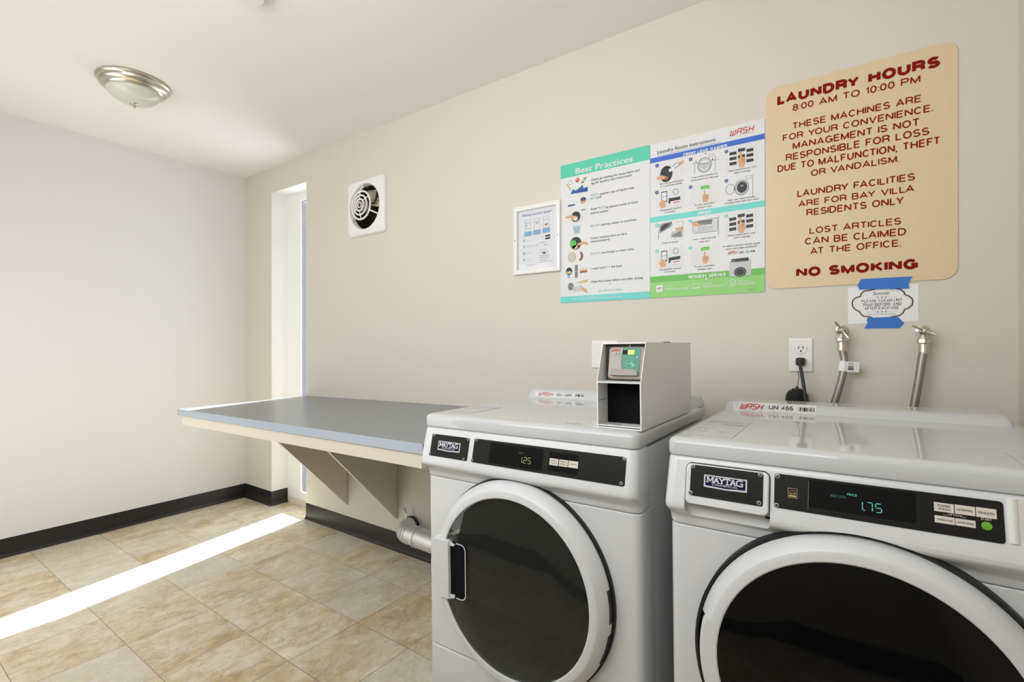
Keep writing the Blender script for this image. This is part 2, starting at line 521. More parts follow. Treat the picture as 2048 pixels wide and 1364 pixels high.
def floor_material():
    m = bpy.data.materials.new('stone_look_vinyl_tile')
    m.use_nodes = True
    nt = m.node_tree; N = nt.nodes; L = nt.links
    p = N['Principled BSDF']
    g = N.new('ShaderNodeNewGeometry')
    sep = N.new('ShaderNodeSeparateXYZ'); L.new(g.outputs['Position'], sep.inputs[0])
    def math_(op, a, b=None, c=None):
        n = N.new('ShaderNodeMath'); n.operation = op
        for i, q in enumerate((a, b, c)):
            if q is None: continue
            if isinstance(q, (int, float)): n.inputs[i].default_value = q
            else: L.new(q, n.inputs[i])
        return n.outputs[0]
    T = 0.3048
    tx = math_('DIVIDE', math_('SUBTRACT', sep.outputs[0], 0.2786), T)
    ty = math_('DIVIDE', math_('ADD', sep.outputs[1], 0.281), T)
    fx, fy = math_('FRACT', tx), math_('FRACT', ty)
    ix, iy = math_('FLOOR', tx), math_('FLOOR', ty)
    ex = math_('MINIMUM', fx, math_('SUBTRACT', 1.0, fx))
    ey = math_('MINIMUM', fy, math_('SUBTRACT', 1.0, fy))
    e = math_('MINIMUM', ex, ey)
    grout = math_('LESS_THAN', e, 0.0042)
    idv = N.new('ShaderNodeCombineXYZ'); L.new(ix, idv.inputs[0]); L.new(iy, idv.inputs[1])
    wn_ = N.new('ShaderNodeTexWhiteNoise'); wn_.noise_dimensions = '2D'; L.new(idv.outputs[0], wn_.inputs['Vector'])
    off = N.new('ShaderNodeVectorMath'); off.operation = 'SCALE'; L.new(wn_.outputs['Color'], off.inputs[0]); off.inputs['Scale'].default_value = 30
    pos = N.new('ShaderNodeVectorMath'); pos.operation = 'ADD'; L.new(g.outputs['Position'], pos.inputs[0]); L.new(off.outputs[0], pos.inputs[1])
    mp = N.new('ShaderNodeMapping'); L.new(pos.outputs[0], mp.inputs['Vector'])
    mp.inputs['Rotation'].default_value = (0, 0, 0.25)
    mp.inputs['Scale'].default_value = (1.0, 0.62, 1.0)
    def noise(scale, detail, rough, dist=0.0):
        n = N.new('ShaderNodeTexNoise')
        n.inputs['Scale'].default_value = scale; n.inputs['Detail'].default_value = detail
        n.inputs['Roughness'].default_value = rough; n.inputs['Distortion'].default_value = dist
        L.new(mp.outputs[0], n.inputs['Vector']); return n.outputs['Fac']
    def ramp(f, stops):
        r = N.new('ShaderNodeValToRGB'); cr = r.color_ramp
        while len(cr.elements) < len(stops): cr.elements.new(0.5)
        for el, (ps, c) in zip(cr.elements, stops):
            el.position = ps; el.color = c
        L.new(f, r.inputs['Fac']); return r.outputs['Color']
    def mix(f, a, b, mode='MIX'):
        n = N.new('ShaderNodeMix'); n.data_type = 'RGBA'; n.blend_type = mode
        if isinstance(f, (int, float)): n.inputs[0].default_value = f
        else: L.new(f, n.inputs[0])
        for s_, q in ((6, a), (7, b)):
            if isinstance(q, tuple): n.inputs[s_].default_value = q
            else: L.new(q, n.inputs[s_])
        return n.outputs[2]
    f0 = noise(5.0, 12, 0.70, 0.25)
    f1 = noise(15.0, 12, 0.74, 0.35)
    f2 = noise(85.0, 8, 0.80, 0.3)
    tanmix = ramp(f0, [(0.36, (0, 0, 0, 1)), (0.60, (1, 1, 1, 1))])
    cream = ramp(f1, [(0.30, srgb(218, 208, 186)), (0.50, srgb(240, 232, 214)), (0.70, srgb(250, 246, 236))])
    tan = ramp(f1, [(0.32, srgb(178, 150, 102)), (0.48, srgb(214, 192, 148)), (0.62, srgb(234, 220, 188)), (0.74, srgb(216, 209, 194))])
    base = mix(tanmix, tan, cream)
    veins = ramp(f2, [(0.30, (0.58, 0.52, 0.42, 1)), (0.43, (0.90, 0.88, 0.84, 1)), (0.58, (1, 1, 1, 1))])
    c = mix(0.62, base, veins, 'MULTIPLY')
    f3 = noise(6.0, 10, 0.74, 0.35)
    crack = ramp(math_('ABSOLUTE', math_('SUBTRACT', f3, 0.5)), [(0.0, (0.66, 0.58, 0.44, 1)), (0.018, (0.90, 0.87, 0.80, 1)), (0.05, (1, 1, 1, 1))])
    c = mix(0.60, c, crack, 'MULTIPLY')
    f4 = noise(34.0, 9, 0.78, 0.2)
    pits = ramp(f4, [(0.0, (0.62, 0.54, 0.40, 1)), (0.36, (0.70, 0.62, 0.48, 1)), (0.42, (1, 1, 1, 1))])
    c = mix(0.8, c, pits, 'MULTIPLY')
    tone = ramp(wn_.outputs['Value'], [(0.0, (0.90, 0.87, 0.81, 1)), (0.5, (0.98, 0.97, 0.95, 1)), (1.0, (1.02, 1.03, 1.04, 1))])
    c = mix(1.0, c, tone, 'MULTIPLY')
    sepc = N.new('ShaderNodeSeparateColor'); L.new(wn_.outputs['Color'], sepc.inputs[0])
    greyer = ramp(sepc.outputs[1], [(0.45, (0, 0, 0, 1)), (0.95, (0.55, 0.55, 0.55, 1))])
    c = mix(greyer, c, mix(1.0, srgb(226, 224, 214), veins, 'MULTIPLY'))
    c = mix(grout, c, srgb(150, 130, 100))
    L.new(c, p.inputs['Base Color'])
    rr_ = ramp(f1, [(0.3, (0.34, 0.34, 0.34, 1)), (0.7, (0.24, 0.24, 0.24, 1))])
    L.new(rr_, p.inputs['Roughness'])
    p.inputs['Specular IOR Level'].default_value = 0.75
    b = N.new('ShaderNodeBump'); b.inputs['Strength'].default_value = 0.25; b.inputs['Distance'].default_value = 0.002
    h = math_('SUBTRACT', f2, math_('MULTIPLY', grout, 0.6))
    L.new(h, b.inputs['Height']); L.new(b.outputs['Normal'], p.inputs['Normal'])
    return m
M['floor'] = floor_material()

# lettering on the machines and posters drawn as strokes
WASH_GLYPHS = [[(0.0,1),(0.0,0.0),(1.0,0.0),(1.0,1)], [(0.5,0.0),(0.5,0.85)],
               [(1.44,0),(1.44,1),(2.30,1),(2.30,0)], [(1.44,0.42),(2.30,0.42)],
               [(3.58,1),(2.74,1),(2.74,0.52),(3.58,0.52),(3.58,0),(2.74,0)],
               [(4.04,0),(4.04,1)], [(4.95,0),(4.95,1)], [(4.04,0.5),(4.95,0.5)]]
def wash_logo(mb, pl, a, b, cap, w, m, swoosh=None):
    mb.strokes(pl, WASH_GLYPHS, a, b, cap, cap*0.165, w, m, 0.28, 5.2)
    if swoosh:
        a = Vector(a); b = Vector(b)
        mb.line(pl, [a + Vector((cap*0.3, -cap*0.34)), (a+b)/2 + Vector((0, -cap*0.24)), b + Vector((0, -cap*0.30))], cap*0.07, w, swoosh)

SEG = {'0':'abcdef','1':'bc','2':'abged','5':'afgcd','7':'abc','l':'ef','I':'ef'}
def seven(mb, pl, ch, o, wd, ht, th, w, m, slant=0.0):
    k = {'a':((0,1),(1,1)),'b':((1,1),(1,.5)),'c':((1,.5),(1,0)),'d':((0,0),(1,0)),'e':((0,.5),(0,0)),'f':((0,1),(0,.5)),'g':((0,.5),(1,.5))}
    for s_ in SEG[ch]:
        (x0,y0),(x1,y1) = k[s_]
        dx, dy = (x1-x0)*0.10, (y1-y0)*0.10
        q = [(x0+dx, y0+dy), (x1-dx, y1-dy)]
        mb.line(pl, [(o[0] + x*wd + y*slant*ht, o[1] + y*ht) for x, y in q], th, w, m)

def barcode(mb, pl, u0, v0, u1, v1, w, m, n=18, seed=3, vert=True):
    rnd = random.Random(seed); x = u0 if vert else v0; end = u1 if vert else v1; st = (end-x)/n
    while x < end - st*0.2:
        k = st*rnd.choice((0.35, 0.6, 0.85)); 
        if vert: mb.rect(pl, x, v0, min(x+k, end), v1, w, m)
        else: mb.rect(pl, u0, x, u1, min(x+k, end), w, m)
        x += st*rnd.choice((0.9, 1.1, 1.4))

# ================================================================== the room
EAVE_Z = 2.235
RX, RY, RH = 4.183, -2.05, 2.44       # right wall, wall behind the camera, ceiling height
WX0, WX1, WZ1, WY = 0.371, 0.808, 2.26, 0.121   # slot window recess
DX0, DX1, DZ0, DZ1 = 1.74, 3.75, 1.40, 2.37      # wide window added in the front wall for the fill light

struct('floor', MB().box((-0.15, RY-1.2, -0.06), (RX+0.15, 0.2, 0), M['floor']))
struct('ceiling', MB().box((-0.15, RY-0.15, RH), (RX+0.15, 0.2, RH+0.08), M['ceiling']))
struct('wall_left', MB().box((-0.12, RY-0.15, 0), (0, 0.2, RH), M['wall_left']))
struct('wall_right', MB().box((RX, RY-0.15, 0), (RX+0.12, 0.2, RH), M['wall']))
wb = MB()
wb.loft([[(x, y, z) for x, z in [(0,0),(WX0,0),(WX0,WZ1),(WX1,WZ1),(WX1,0),(RX,0),(RX,RH),(0,RH)]] for y in (0.0, 0.2)], M['wall'])
wall_back = struct('wall_back', wb)
FANX, FANZ = 1.440, 1.985
boolean_cut(wall_back, MB().lathe([(0.134, -0.02), (0.134, 0.15)], (FANX, 0, FANZ), (0, 1, 0), M['fandark']))
wall_back['kind'] = 'structure'
DY0, DY1, DYZ = 0.42, 1.48, 2.04       # open doorway added at the left of the front wall for fill light
wf = MB()
def wfb(x0, z0, x1, z1): wf.box((x0, RY-0.15, z0), (x1, RY, z1), M['wall'])
wfb(0, 0, DY0, RH); wfb(DY0, DYZ, DY1, RH); wfb(DY1, 0, DX0+0.15, RH); wfb(DX1, 0, RX, RH)
wfb(DX0+0.15, 0, DX1, DZ0); wfb(DX0+0.15, DZ1, DX1, RH)
struct('wall_front', wf)
w2 = MB()
for q0, q1 in (((DX0+0.15, DZ0), (DX0+0.185, DZ1)), ((DX1-0.035, DZ0), (DX1, DZ1)), ((DX0+0.15, DZ0), (DX1, DZ0+0.035)), ((DX0+0.15, DZ1-0.035), (DX1, DZ1)), ((2.53, DZ0), (2.57, DZ1))):
    w2.box((q0[0], RY-0.055, q0[1]), (q1[0], RY-0.015, q1[1]), M['jamb'])
struct('added_window', w2)  # frame of the added window, out of view

def cove(mb, a, b, nrm):
    a, b, nrm = Vector(a), Vector(b), Vector(nrm)
    prof = [(0.0005,0),(0.016,0),(0.0155,0.003),(0.008,0.010),(0.0045,0.022),(0.004,0.098),(0.0025,0.102),(0.0005,0.102)]
    mb.loft([[p + nrm*d + Vector((0,0,z)) for d, z in prof] for p in (a, b)], M['base'])
bb = MB()
cove(bb, (0.0, 0, 0), (WX0+0.004, 0, 0), (0,-1,0))
cove(bb, (WX0, -0.004, 0), (WX0, WY-0.001, 0), (1,0,0))
cove(bb, (WX1, 0, 0), (RX, 0, 0), (0,-1,0))
struct('baseboard_back', bb)
bl_ = MB(); cove(bl_, (0, RY, 0), (0, 0, 0), (1,0,0)); struct('baseboard_left', bl_)
bf = MB(); cove(bf, (0, RY, 0), (DY0, RY, 0), (0,1,0)); cove(bf, (DY1, RY, 0), (RX, RY, 0), (0,1,0)); struct('baseboard_front', bf)

struct('trim_2', MB().box((-2.5, 0.2, EAVE_Z), (2.5, 0.75, EAVE_Z+0.12), M['stucco']))
# lining added to the window recess; its white holds daylight on the wall paint
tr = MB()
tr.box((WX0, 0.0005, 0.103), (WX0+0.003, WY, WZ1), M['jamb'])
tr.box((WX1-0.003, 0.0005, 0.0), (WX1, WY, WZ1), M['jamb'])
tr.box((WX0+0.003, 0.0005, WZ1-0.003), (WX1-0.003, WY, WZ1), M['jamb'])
struct('lit_recess_trim', tr)

# tall slot window
win = struct('window_1', MB().box((WX0, WY, 0.0), (WX1, 0.19, 0.046), M['wood']))
fr = MB()
GX0, GX1, GZ0, GZ1 = 0.545, 0.790, 0.100, 2.205
fr.box((WX0, WY, 0.046), (GX0, 0.136, WZ1), M['jamb'])
fr.box((GX1, WY, 0.046), (WX1, 0.136, WZ1), M['jamb'])
fr.box((GX0, WY, 0.046), (GX1, 0.136, GZ0), M['jamb'])
fr.box((GX0, WY, GZ1), (GX1, 0.136, WZ1), M['jamb'])
fr.build('window_frame', win)
bd = MB()
bd.box((GX0, 0.1310, GZ0), (GX0+0.004, 0.1355, GZ1), M['grey'])
bd.box((GX1-0.003, 0.1310, GZ0), (GX1, 0.1355, GZ1), M['grey'])
bd.box((GX0, 0.1310, GZ1-0.003), (GX1, 0.1355, GZ1), M['grey'])
bd.build('glazing_bead', win)
MB().box((GX0+0.002, 0.130, GZ0), (GX1-0.002, 0.134, GZ1-0.002), M['window_glass']).build('pane', win)

# ================================================================== ceiling things
lt = thing('ceiling_light', 'round brushed nickel flush ceiling light with frosted glass bowl', 'ceiling light', (0.945, -1.000, RH))
rm = MB()
rm.lathe([(0.135,0.0),(0.146,0.002),(0.148,0.008),(0.145,0.014),(0.139,0.018),(0.138,0.024),(0.132,0.034),(0.122,0.040),(0.117,0.043),(0.113,0.050),(0.104,0.053),(0.100,0.050)], (0,0,0), (0,0,-1), M['chrome'], 64)
rm.build('metal_rim', lt)
bw = MB()
bw.lathe([(0.108,0.046),(0.106,0.055),(0.098,0.068),(0.085,0.081),(0.068,0.092),(0.048,0.100),(0.024,0.1045),(0.0,0.1055)], (0,0,0), (0,0,-1), M['frost'], 64)
bw.build('glass_bowl', lt)
fn = MB()
fn.lathe([(0.004,0.100),(0.016,0.1035),(0.0185,0.106),(0.016,0.109),(0.006,0.112),(0.0055,0.116),(0.007,0.120),(0.0045,0.125),(0.0,0.126)], (0,0,0), (0,0,-1), M['chrome'], 24)
fn.build('finial', lt)

sd = thing('smoke_detector', 'white round detector on the ceiling at the top edge', 'smoke detector', (2.045, -1.005, RH))
MB().lathe([(0.062,0.0),(0.064,0.004),(0.064,0.012),(0.058,0.016)], (0,0,0), (0,0,-1), M['plastic2'], 40).build('mounting_base', sd)
MB().lathe([(0.056,0.016),(0.057,0.030),(0.050,0.036),(0.0,0.038)], (0,0,0), (0,0,-1), M['plastic2'], 40).build('cover', sd)

# ================================================================== exhaust fan
ef = thing('exhaust_fan', 'square white wall exhaust fan with round spoked grille', 'exhaust fan', (FANX, 0, FANZ))
fp = MB(); m_ = M['plastic2']
def fan_ring(half, r, y, n=12):
    return [(x, y, z) for x, z in rr(-half, -half, half, half, r, n-1)]
def circ_ring(rad, y, n=12):
    P = []
    for q in range(4):
        for i in range(n):
            a = math.radians(90*q + 90*i/(n-1)*0.98)
            P.append((rad*math.cos(a), y, rad*math.sin(a)))
    return P
fp.loft([fan_ring(0.170, 0.03, -0.0005), fan_ring(0.170, 0.03, -0.006), fan_ring(0.164, 0.03, -0.017), fan_ring(0.158, 0.04, -0.021),
         circ_ring(0.146, -0.026), circ_ring(0.136, -0.026), circ_ring(0.131, -0.018), circ_ring(0.131, 0.02)], m_, False, False)
fp.build('housing_plate', ef)
gr = MB()
def hoop(rad, y, wd=0.010, th=0.005):
    gr.ring_lathe([(rad-wd/2, -y), (rad+wd/2, -y), (rad+wd/2, -y-th), (rad-wd/2, -y-th)], (0,0,0), (0,-1,0), m_, 56)
hoop(0.082, -0.050); hoop(0.057, -0.056, 0.009); hoop(0.034, -0.060, 0.010); hoop(0.016, -0.061, 0.006)
def rib(a, r0, y0, r1, y1, wd=0.0042):
    a = math.radians(a); c, s_ = math.cos(a), math.sin(a)
    gr.tube([(r0*c, y0, r0*s_), (r1*c, y1, r1*s_)], wd, m_, 8)
for a in (93, -27, 213): rib(a, 0.136, -0.024, 0.080, -0.050)
for a in (33, 153, 273, 93, 213): rib(a, 0.084, -0.050, 0.055, -0.056, 0.003); rib(a, 0.057, -0.056, 0.034, -0.060, 0.003)
gr.build('grille', ef)
cv = MB()
cv.ring_lathe([(0.1335, -0.004), (0.1335, -0.118), (0.128, -0.118), (0.1305, -0.004)], (0,0,0), (0,-1,0), M['fanmetal'], 48)
cv.lathe([(0.132, -0.112), (0.132, -0.119)], (0,0,0), (0,-1,0), M['fandark'], 40)
cv.build('duct_sleeve', ef)
for k in range(5):
    bl2 = MB()
    a = 2*math.pi*k/5 + 0.5
    def bp_(r, da, y): return (r*math.cos(a+da), y, r*math.sin(a+da))
    bl2.prism([bp_(0.030, -0.25, 0.045), bp_(0.075, -0.30, 0.050), bp_(0.118, -0.34, 0.052), bp_(0.122, 0.20, 0.030), bp_(0.075, 0.28, 0.028), bp_(0.030, 0.30, 0.034)], (0, 0.002, 0), M['fanmetal'])
    bl2.build('fan_blade', ef)
MB().lathe([(0.034, 0.02), (0.036, -0.05), (0.0, -0.052)], (0,0.0,0), (0,-1,0), M['fanmetal'], 32).build('motor', ef)

# ================================================================== notices on the back wall
WALL = Plane((0,0,0), (1,0,0), (0,0,1))

def board(mb, uv, th, m):
    mb.prism([WALL.p(u, v, th) for u, v in uv], (0, th-0.0003, 0), m)

def screw(parent, u, v, w, r=0.0045, m=None, name='screw', pl=WALL):
    b = MB()
    b.lathe([(r, 0.0), (r, r*0.25), (r*0.7, r*0.55), (0, r*0.65)], pl.p(u, v, w), pl.n, m or M['steel'], 16)
    b.line(pl, [(u-r*0.6, v+r*0.2), (u+r*0.6, v-r*0.2)], r*0.25, w + r*0.68, M['black'])
    return b.build(name, parent)

# --- tan laundry hours sign
sg = MB()
SU0, SU1, SV0, SV1 = 3.566, 4.059, 1.357, 2.047
board(sg, rr(SU0, SV0, SU1, SV1, 0.034, 8), 0.0040, M['tan'])
zs = Zoom(WALL, 1500, 60, 2.436)
for st, a, b, top, heavy in [
    ('LAUNDRY HOURS', (133,370), (925,182), 322, 1), ('8:00 AM TO 10:00 PM', (208,398), (829,257), 366, 0),
    ('THESE MACHINES ARE', (206,487), (835,352), 455, 0), ('FOR YOUR CONVENIENCE.', (160,545), (890,398), 514, 0),
    ('MANAGEMENT IS NOT', (208,584), (826,468), 551, 0), ('RESPONSIBLE FOR LOSS', (175,641), (873,512), 608, 0),
    ('DUE TO MALFUNCTION, THEFT', (135,696), (927,558), 663, 0), ('OR VANDALISM.', (297,715), (725,645), 684, 0),
    ('LAUNDRY FACILITIES', (231,816), (803,733), 784, 0), ('ARE FOR BAY VILLA', (236,865), (800,788), 835, 0),
    ('RESIDENTS ONLY', (275,908), (750,848), 875, 0), ('LOST ARTICLES', (290,995), (736,948), 964, 0),
    ('CAN BE CLAIMED', (268,1048), (760,1000), 1015, 0), ('AT THE OFFICE.', (293,1095), (735,1055), 1063, 0),
    ('NO SMOKING', (225,1206), (817,1165), 1160, 1)]:
    A = Vector(zs(*a)); B = Vector(zs(*b)); cap = zs(a[0], top)[1] - A.y
    sg.letters(WALL, st, A, B, cap, 0.0044, M['maroon2' if heavy else 'maroon'], 0.285 if heavy else 0.17)
tag(sg.build('sign'), 'tan laundry hours sign with maroon capital letters', 'sign')

# --- best practices poster
bp = MB()
z1 = Zoom(WALL, 1120, 230, 3.4952)
PU0, PU1, PU2, PV0, PV1 = 2.754, 3.157, 3.561, 1.349, 1.954
board(bp, [(PU0,PV0),(PU1-0.001,PV0),(PU1-0.001,PV1),(PU0,PV1)], 0.0030, M['white'])
W1, W2, W3, W4 = 0.0034, 0.0037, 0.0040, 0.0043
vt = z1(10, 450)[1]; vb = z1(10, 1272)[1]
bp.rect(WALL, PU0, vt, PU1-0.001, PV1, W1, M['teal'])
bp.rect(WALL, PU0, PV0, PU1-0.001, vb, W1, M['tealband'])
def ztext(mb, z, st, a, b, caph, m, w=W2, bold=0.0, shear=0.0):
    A = Vector(z(*a)); B = Vector(z(*b)); B = Vector((B.x, (A.y + B.y)/2)); A = Vector((A.x, B.y))
    mb.text(WALL, st, A, B, caph, w, m, bold, shear)
def zh(z, x, y0, y1): return abs(z(x, y0)[1] - z(x, y1)[1])
ztext(bp, z1, 'Best Practices', (112,412), (510,328), zh(z1,112,412,374), M['white'], bold=0.035)
hT = zh(z1, 217, 462, 447)
for st, a, b, c in [
    ('Check all clothing for loose items and',(218,462),(557,396),'ink'), ('tag for laundry care instructions',(218,486),(503,430),'ink'),
    ('ONLY',(217,570),(262,562),'tealtext'), ('1 quarter cup of liquid soap',(268,561),(520,517),'ink'), ('or 1 pod',(217,592),(290,580),'ink'),
    ('Pods',(218,668),(258,661),'ink'), ('MUST',(265,660),(315,652),'tealtext'), ('be placed inside of drum',(322,652),(548,617),'ink'), ('before clothes',(217,695),(340,677),'ink'),
    ('DO NOT',(217,787),(285,775),'tealtext'), ('add any water to machines',(290,775),(535,738),'ink'),
    ('Check machine door or lid is',(217,870),(470,838),'ink'), ('closed properly',(217,893),(352,875),'ink'),
    ('DO NOT',(217,980),(285,970),'tealtext'), ('use foreign or bent coins',(292,972),(518,942),'ink'),
    ('1 wash load = 1 dry load',(218,1083),(432,1060),'ink'), ('Clean lint screen before and after drying',(217,1175),(580,1143),'ink')]:
    ztext(bp, z1, st, a, b, hT, M[c], bold=0.012)
ztext(bp, z1, 'Scan QR to See Videos', (270,1237), (438,1223), hT*0.9, M['tealtext'], shear=0.25)
ztext(bp, z1, 'Visit', (90,1291), (122,1289), hT*0.85, M['white'])
ztext(bp, z1, 'wash.com/help', (130,1288), (258,1282), hT*0.95, M['white'], bold=0.02)
ztext(bp, z1, 'for more laundry tips', (265,1281), (437,1273), hT*0.85, M['white'])
for ya, yb in ((500,432),(612,553),(712,660),(800,745),(905,858),(993,953),(1100,1062),(1192,1160)):
    A = z1(217, ya); B = z1(603, yb); v = (A[1]+B[1])/2
    bp.line(WALL, [(A[0], v), (B[0], v)], 0.0008, W1, M['grey3'])
F1 = lambda pts, m, w=W1: bp.fill(WALL, z1.pts(pts), w, M[m])
D1 = lambda x, y, r, m, w=W1, ry=None: bp.disc(WALL, *z1(x, y), abs(z1(x+r, y)[0]-z1(x, y)[0]), w, M[m], 20, ry and zh(z1, x, y-ry, y))
C1 = lambda x, y, r, wd, m, w=W1, ry=None: bp.circle(WALL, *z1(x, y), abs(z1(x+r, y)[0]-z1(x, y)[0]), wd, w, M[m], 24, ry and zh(z1, x, y-ry, y))
L1 = lambda pts, wd, m, w=W1: bp.line(WALL, z1.pts(pts), wd, w, M[m])
# clothes, coins and bills
F1([(75,555),(92,520),(112,530),(140,508),(160,488),(166,512),(196,503),(197,535)], 'denim')
F1([(98,532),(118,540),(165,520),(195,520),(195,526),(110,548)], 'navy', W2)
F1([(45,487),(57,483),(82,522),(70,528)], 'gold'); F1([(147,480),(170,440),(191,432),(168,476)], 'note'); D1(168, 458, 8, 'grey2', W2)
C1(75, 474, 13, 0.0012, 'ink'); D1(124, 457, 14, 'red'); D1(122, 455, 8, 'skin', W2)
# soap and pods
F1([(55,600),(115,586),(115,612),(55,626)], 'grey3'); F1([(58,632),(108,622),(108,634),(58,644)], 'denim'); L1([(120,613),(132,609)], 0.001, 'ink')
D1(163, 598, 22, 'skin'); D1(166, 590, 19, 'ink', W2, 12); D1(165, 596, 12, 'denim', W3, 8)
# hand loading the drum
F1([(45,690),(190,660),(190,738),(45,768)], 'grey3'); C1(113, 712, 34, 0.0016, 'grey2', W2); D1(113, 712, 32, 'ink', W2, 36)
F1([(40,712),(85,700),(128,712),(126,738),(92,736),(78,722),(40,725)], 'skin', W3); D1(112, 728, 12, 'grey3', W4)
F1([(150,664),(182,658),(182,663),(150,669)], 'ink', W3)
# bucket
F1([(92,782),(146,772),(137,826),(104,832)], 'bucket'); D1(119, 779, 26, 'grey2', W2, 6)
# door check
C1(110, 898, 42, 0.0015, 'grey2'); D1(112, 898, 40, 'ink', W1, 44); D1(95, 905, 22, 'green', W2, 30); D1(108, 925, 20, 'gold', W2, 14)
F1([(125,900),(160,885),(197,888),(197,910),(160,905),(130,915)], 'skin', W3)
# coins
D1(86, 995, 29, 'gold', W1, 36); D1(86, 995, 19, 'grey2', W2, 25)
F1([(140,958),(152,956),(164,972),(166,990),(158,1010),(140,1022),(134,1014),(146,996),(148,976)], 'brown')
# washer and dryer
D1(66, 1093, 22, 'ink', W1, 26); D1(66, 1102, 18, 'gold', W2, 10); F1([(55,1118),(73,1115),(73,1138),(55,1141)], 'skyblue')
F1([(106,1050),(127,1046),(127,1136),(106,1140)], 'grey'); L1([(111,1093),(122,1091)], 0.002, 'white', W2)
F1([(142,1082),(193,1074),(193,1098),(142,1106)], 'gold'); F1([(142,1094),(165,1090),(193,1086),(193,1098),(142,1106)], 'brown', W2); F1([(142,1070),(193,1062),(193,1074),(142,1082)], 'grey3', W2)
# lint screen
F1([(42,1195),(120,1180),(130,1235),(42,1255)], 'grey3'); D1(78, 1200, 20, 'grey', W2, 28); F1([(90,1205),(150,1190),(180,1220),(100,1240)], 'grey2', W3)
F1([(110,1172),(197,1148),(197,1165),(150,1176)], 'gold', W3); F1([(150,1200),(185,1215),(196,1245),(160,1230)], 'skin', W4)
bpo = bp.build('poster', smooth=False)
tag(bpo, 'white laundry best practices poster with teal header band', 'poster')
screw(bpo, *z1(343, 378), W3); screw(bpo, *z1(347, 1178), W3)

# --- laundry room instructions poster
ins = MB()
z2 = Zoom(WALL, 1290, 230, 3.588)
board(ins, [(PU1,PV0),(PU2,PV0),(PU2,PV1-0.002),(PU1,PV1-0.002)], 0.0030, M['white'])
def band(y0, y1, m, w=W1):
    ins.rect(WALL, PU1, z2(43, y1)[1], PU2, z2(43, y0)[1], w, M[m])
band(315, 350, 'blue'); band(737, 776, 'tealband'); band(1162, 1204, 'green')
ins.rect(WALL, PU1, PV0, PU2, z2(43, 1204)[1], W1, M['green2'])
T2 = lambda st, a, b, h, m, bold=0.0, w=W2, sh=0.0: ztext(ins, z2, st, a, b, zh(z2, a[0], a[1], a[1]-h), M[m], w, bold, sh)
def S2(st, a_, b_, h, m, t):
    A = Vector(z2(*a_)); B = Vector(z2(*b_)); v = (A.y+B.y)/2
    ins.letters(WALL, st, (A.x, v), (B.x, v), zh(z2, a_[0], a_[1], a_[1]-h), W2, M[m], t)
T2('Laundry Room Instructions', (90,277), (507,195), 24, 'ink', 0.012)
T2('Read all instructions posted on machine before use. Follow all safety directions', (90,294), (550,204), 7, 'bluetext')
wash_logo(ins, WALL, z2(612,152), (z2(782,118)[0], z2(612,152)[1]), zh(z2,612,152,117), W2, M['red'], M['grey2'])
S2('FRONT LOAD WASHER', (277,298), (590,236), 23, 'white', 0.24); S2('DRYER', (380,722), (475,706), 23, 'white', 0.24)
S2('REQUEST SERVICE', (315,1177), (582,1155), 23, 'white', 0.24)
for n, (x, y, c) in enumerate([(89,366,'navy'),(329,320,'navy'),(586,265,'navy'),(88,558,'navy'),(328,519,'navy'),(585,474,'navy'),(87,793,'tealband'),(327,762,'tealband'),(584,726,'tealband'),(88,978,'tealband'),(327,954,'tealband')]):
    r = abs(z2(x+13, y)[0]-z2(x, y)[0]); ins.disc(WALL, *z2(x, y), r, W3, M[c], 20)
    d = str(n+1 if n < 6 else n-5)
    u, v = z2(x, y); kx = 0.10 if d == '1' else 0.28
    ins.text(WALL, d, (u-r*kx, v-r*0.45), (u+r*kx, v-r*0.45), r*0.9, W4, M['white'], 0.02)
for st, a, b in [('Add 1/4 cup of detergent',(107,503),(278,475)),('or 1 pod inside cylinder',(112,521),(272,494)),
    ('Load clothes loosely and',(337,457),(520,425)),('evenly below',(332,478),(425,463)),('fill level',(470,456),(528,446)),
    ('Select temperature / soil',(600,411),(795,376)),('/ fabric settings',(635,426),(757,402)),
    ('Use payment method',(110,694),(257,670)),('on machine',(142,708),(220,694)),
    ('To start, press fabric',(357,658),(503,632)),('setting or start',(375,675),(482,655)),
    ('After use, clean machine',(593,621),(790,590)),('and keep fresh with door open',(575,642),(815,606)),
    ('Clean lint screen',(125,928),(242,912)),('Load 1 wash load and',(347,902),(510,880)),('close door',(390,919),(467,906)),
    ('Select temperature / soil',(597,876),(790,848)),('/ fabric settings',(632,891),(755,872)),
    ('Use payment method',(107,1119),(257,1102)),('on machine',(142,1134),(220,1123)),
    ('To start, press fabric',(357,1098),(503,1080)),('setting or start',(377,1118),(483,1102))]:
    T2(st, a, b, 11, 'ink', 0.004)
T2('MAX', (430,462), (465,457), 11, 'red', 0.02)
T2('To submit a service request, simply', (557,953), (827,921), 11, 'ink', 0.02); T2('report the 6-digit machine ID', (582,971), (803,945), 11, 'ink', 0.02)
wash_logo(ins, WALL, z2(598,1000), (z2(662,986)[0], z2(598,1000)[1]), zh(z2,598,1000,982), W2, M['red'], M['grey2'])
S2('ABC 123', (674,998), (748,988), 17, 'ink', 0.13); barcode(ins, WALL, z2(757,0)[0], z2(757,985)[1], z2(793,0)[0], z2(757,974)[1], W2, M['ink'], 10)
T2('Use the', (145,1232), (200,1224), 11, 'white'); T2('WASH-Connect App', (145,1262), (312,1243), 15, 'white', 0.02)
T2('Online at', (408,1222), (482,1212), 14, 'white'); T2('wash.com/service', (408,1244), (570,1222), 14, 'white', 0.02)
T2('Call us at', (665,1202), (750,1190), 14, 'white'); T2('800.342.5932', (665,1223), (790,1209), 14, 'white', 0.02)
T2('05-2021 Rev 01', (740,1260), (803,1252), 6, 'ink')
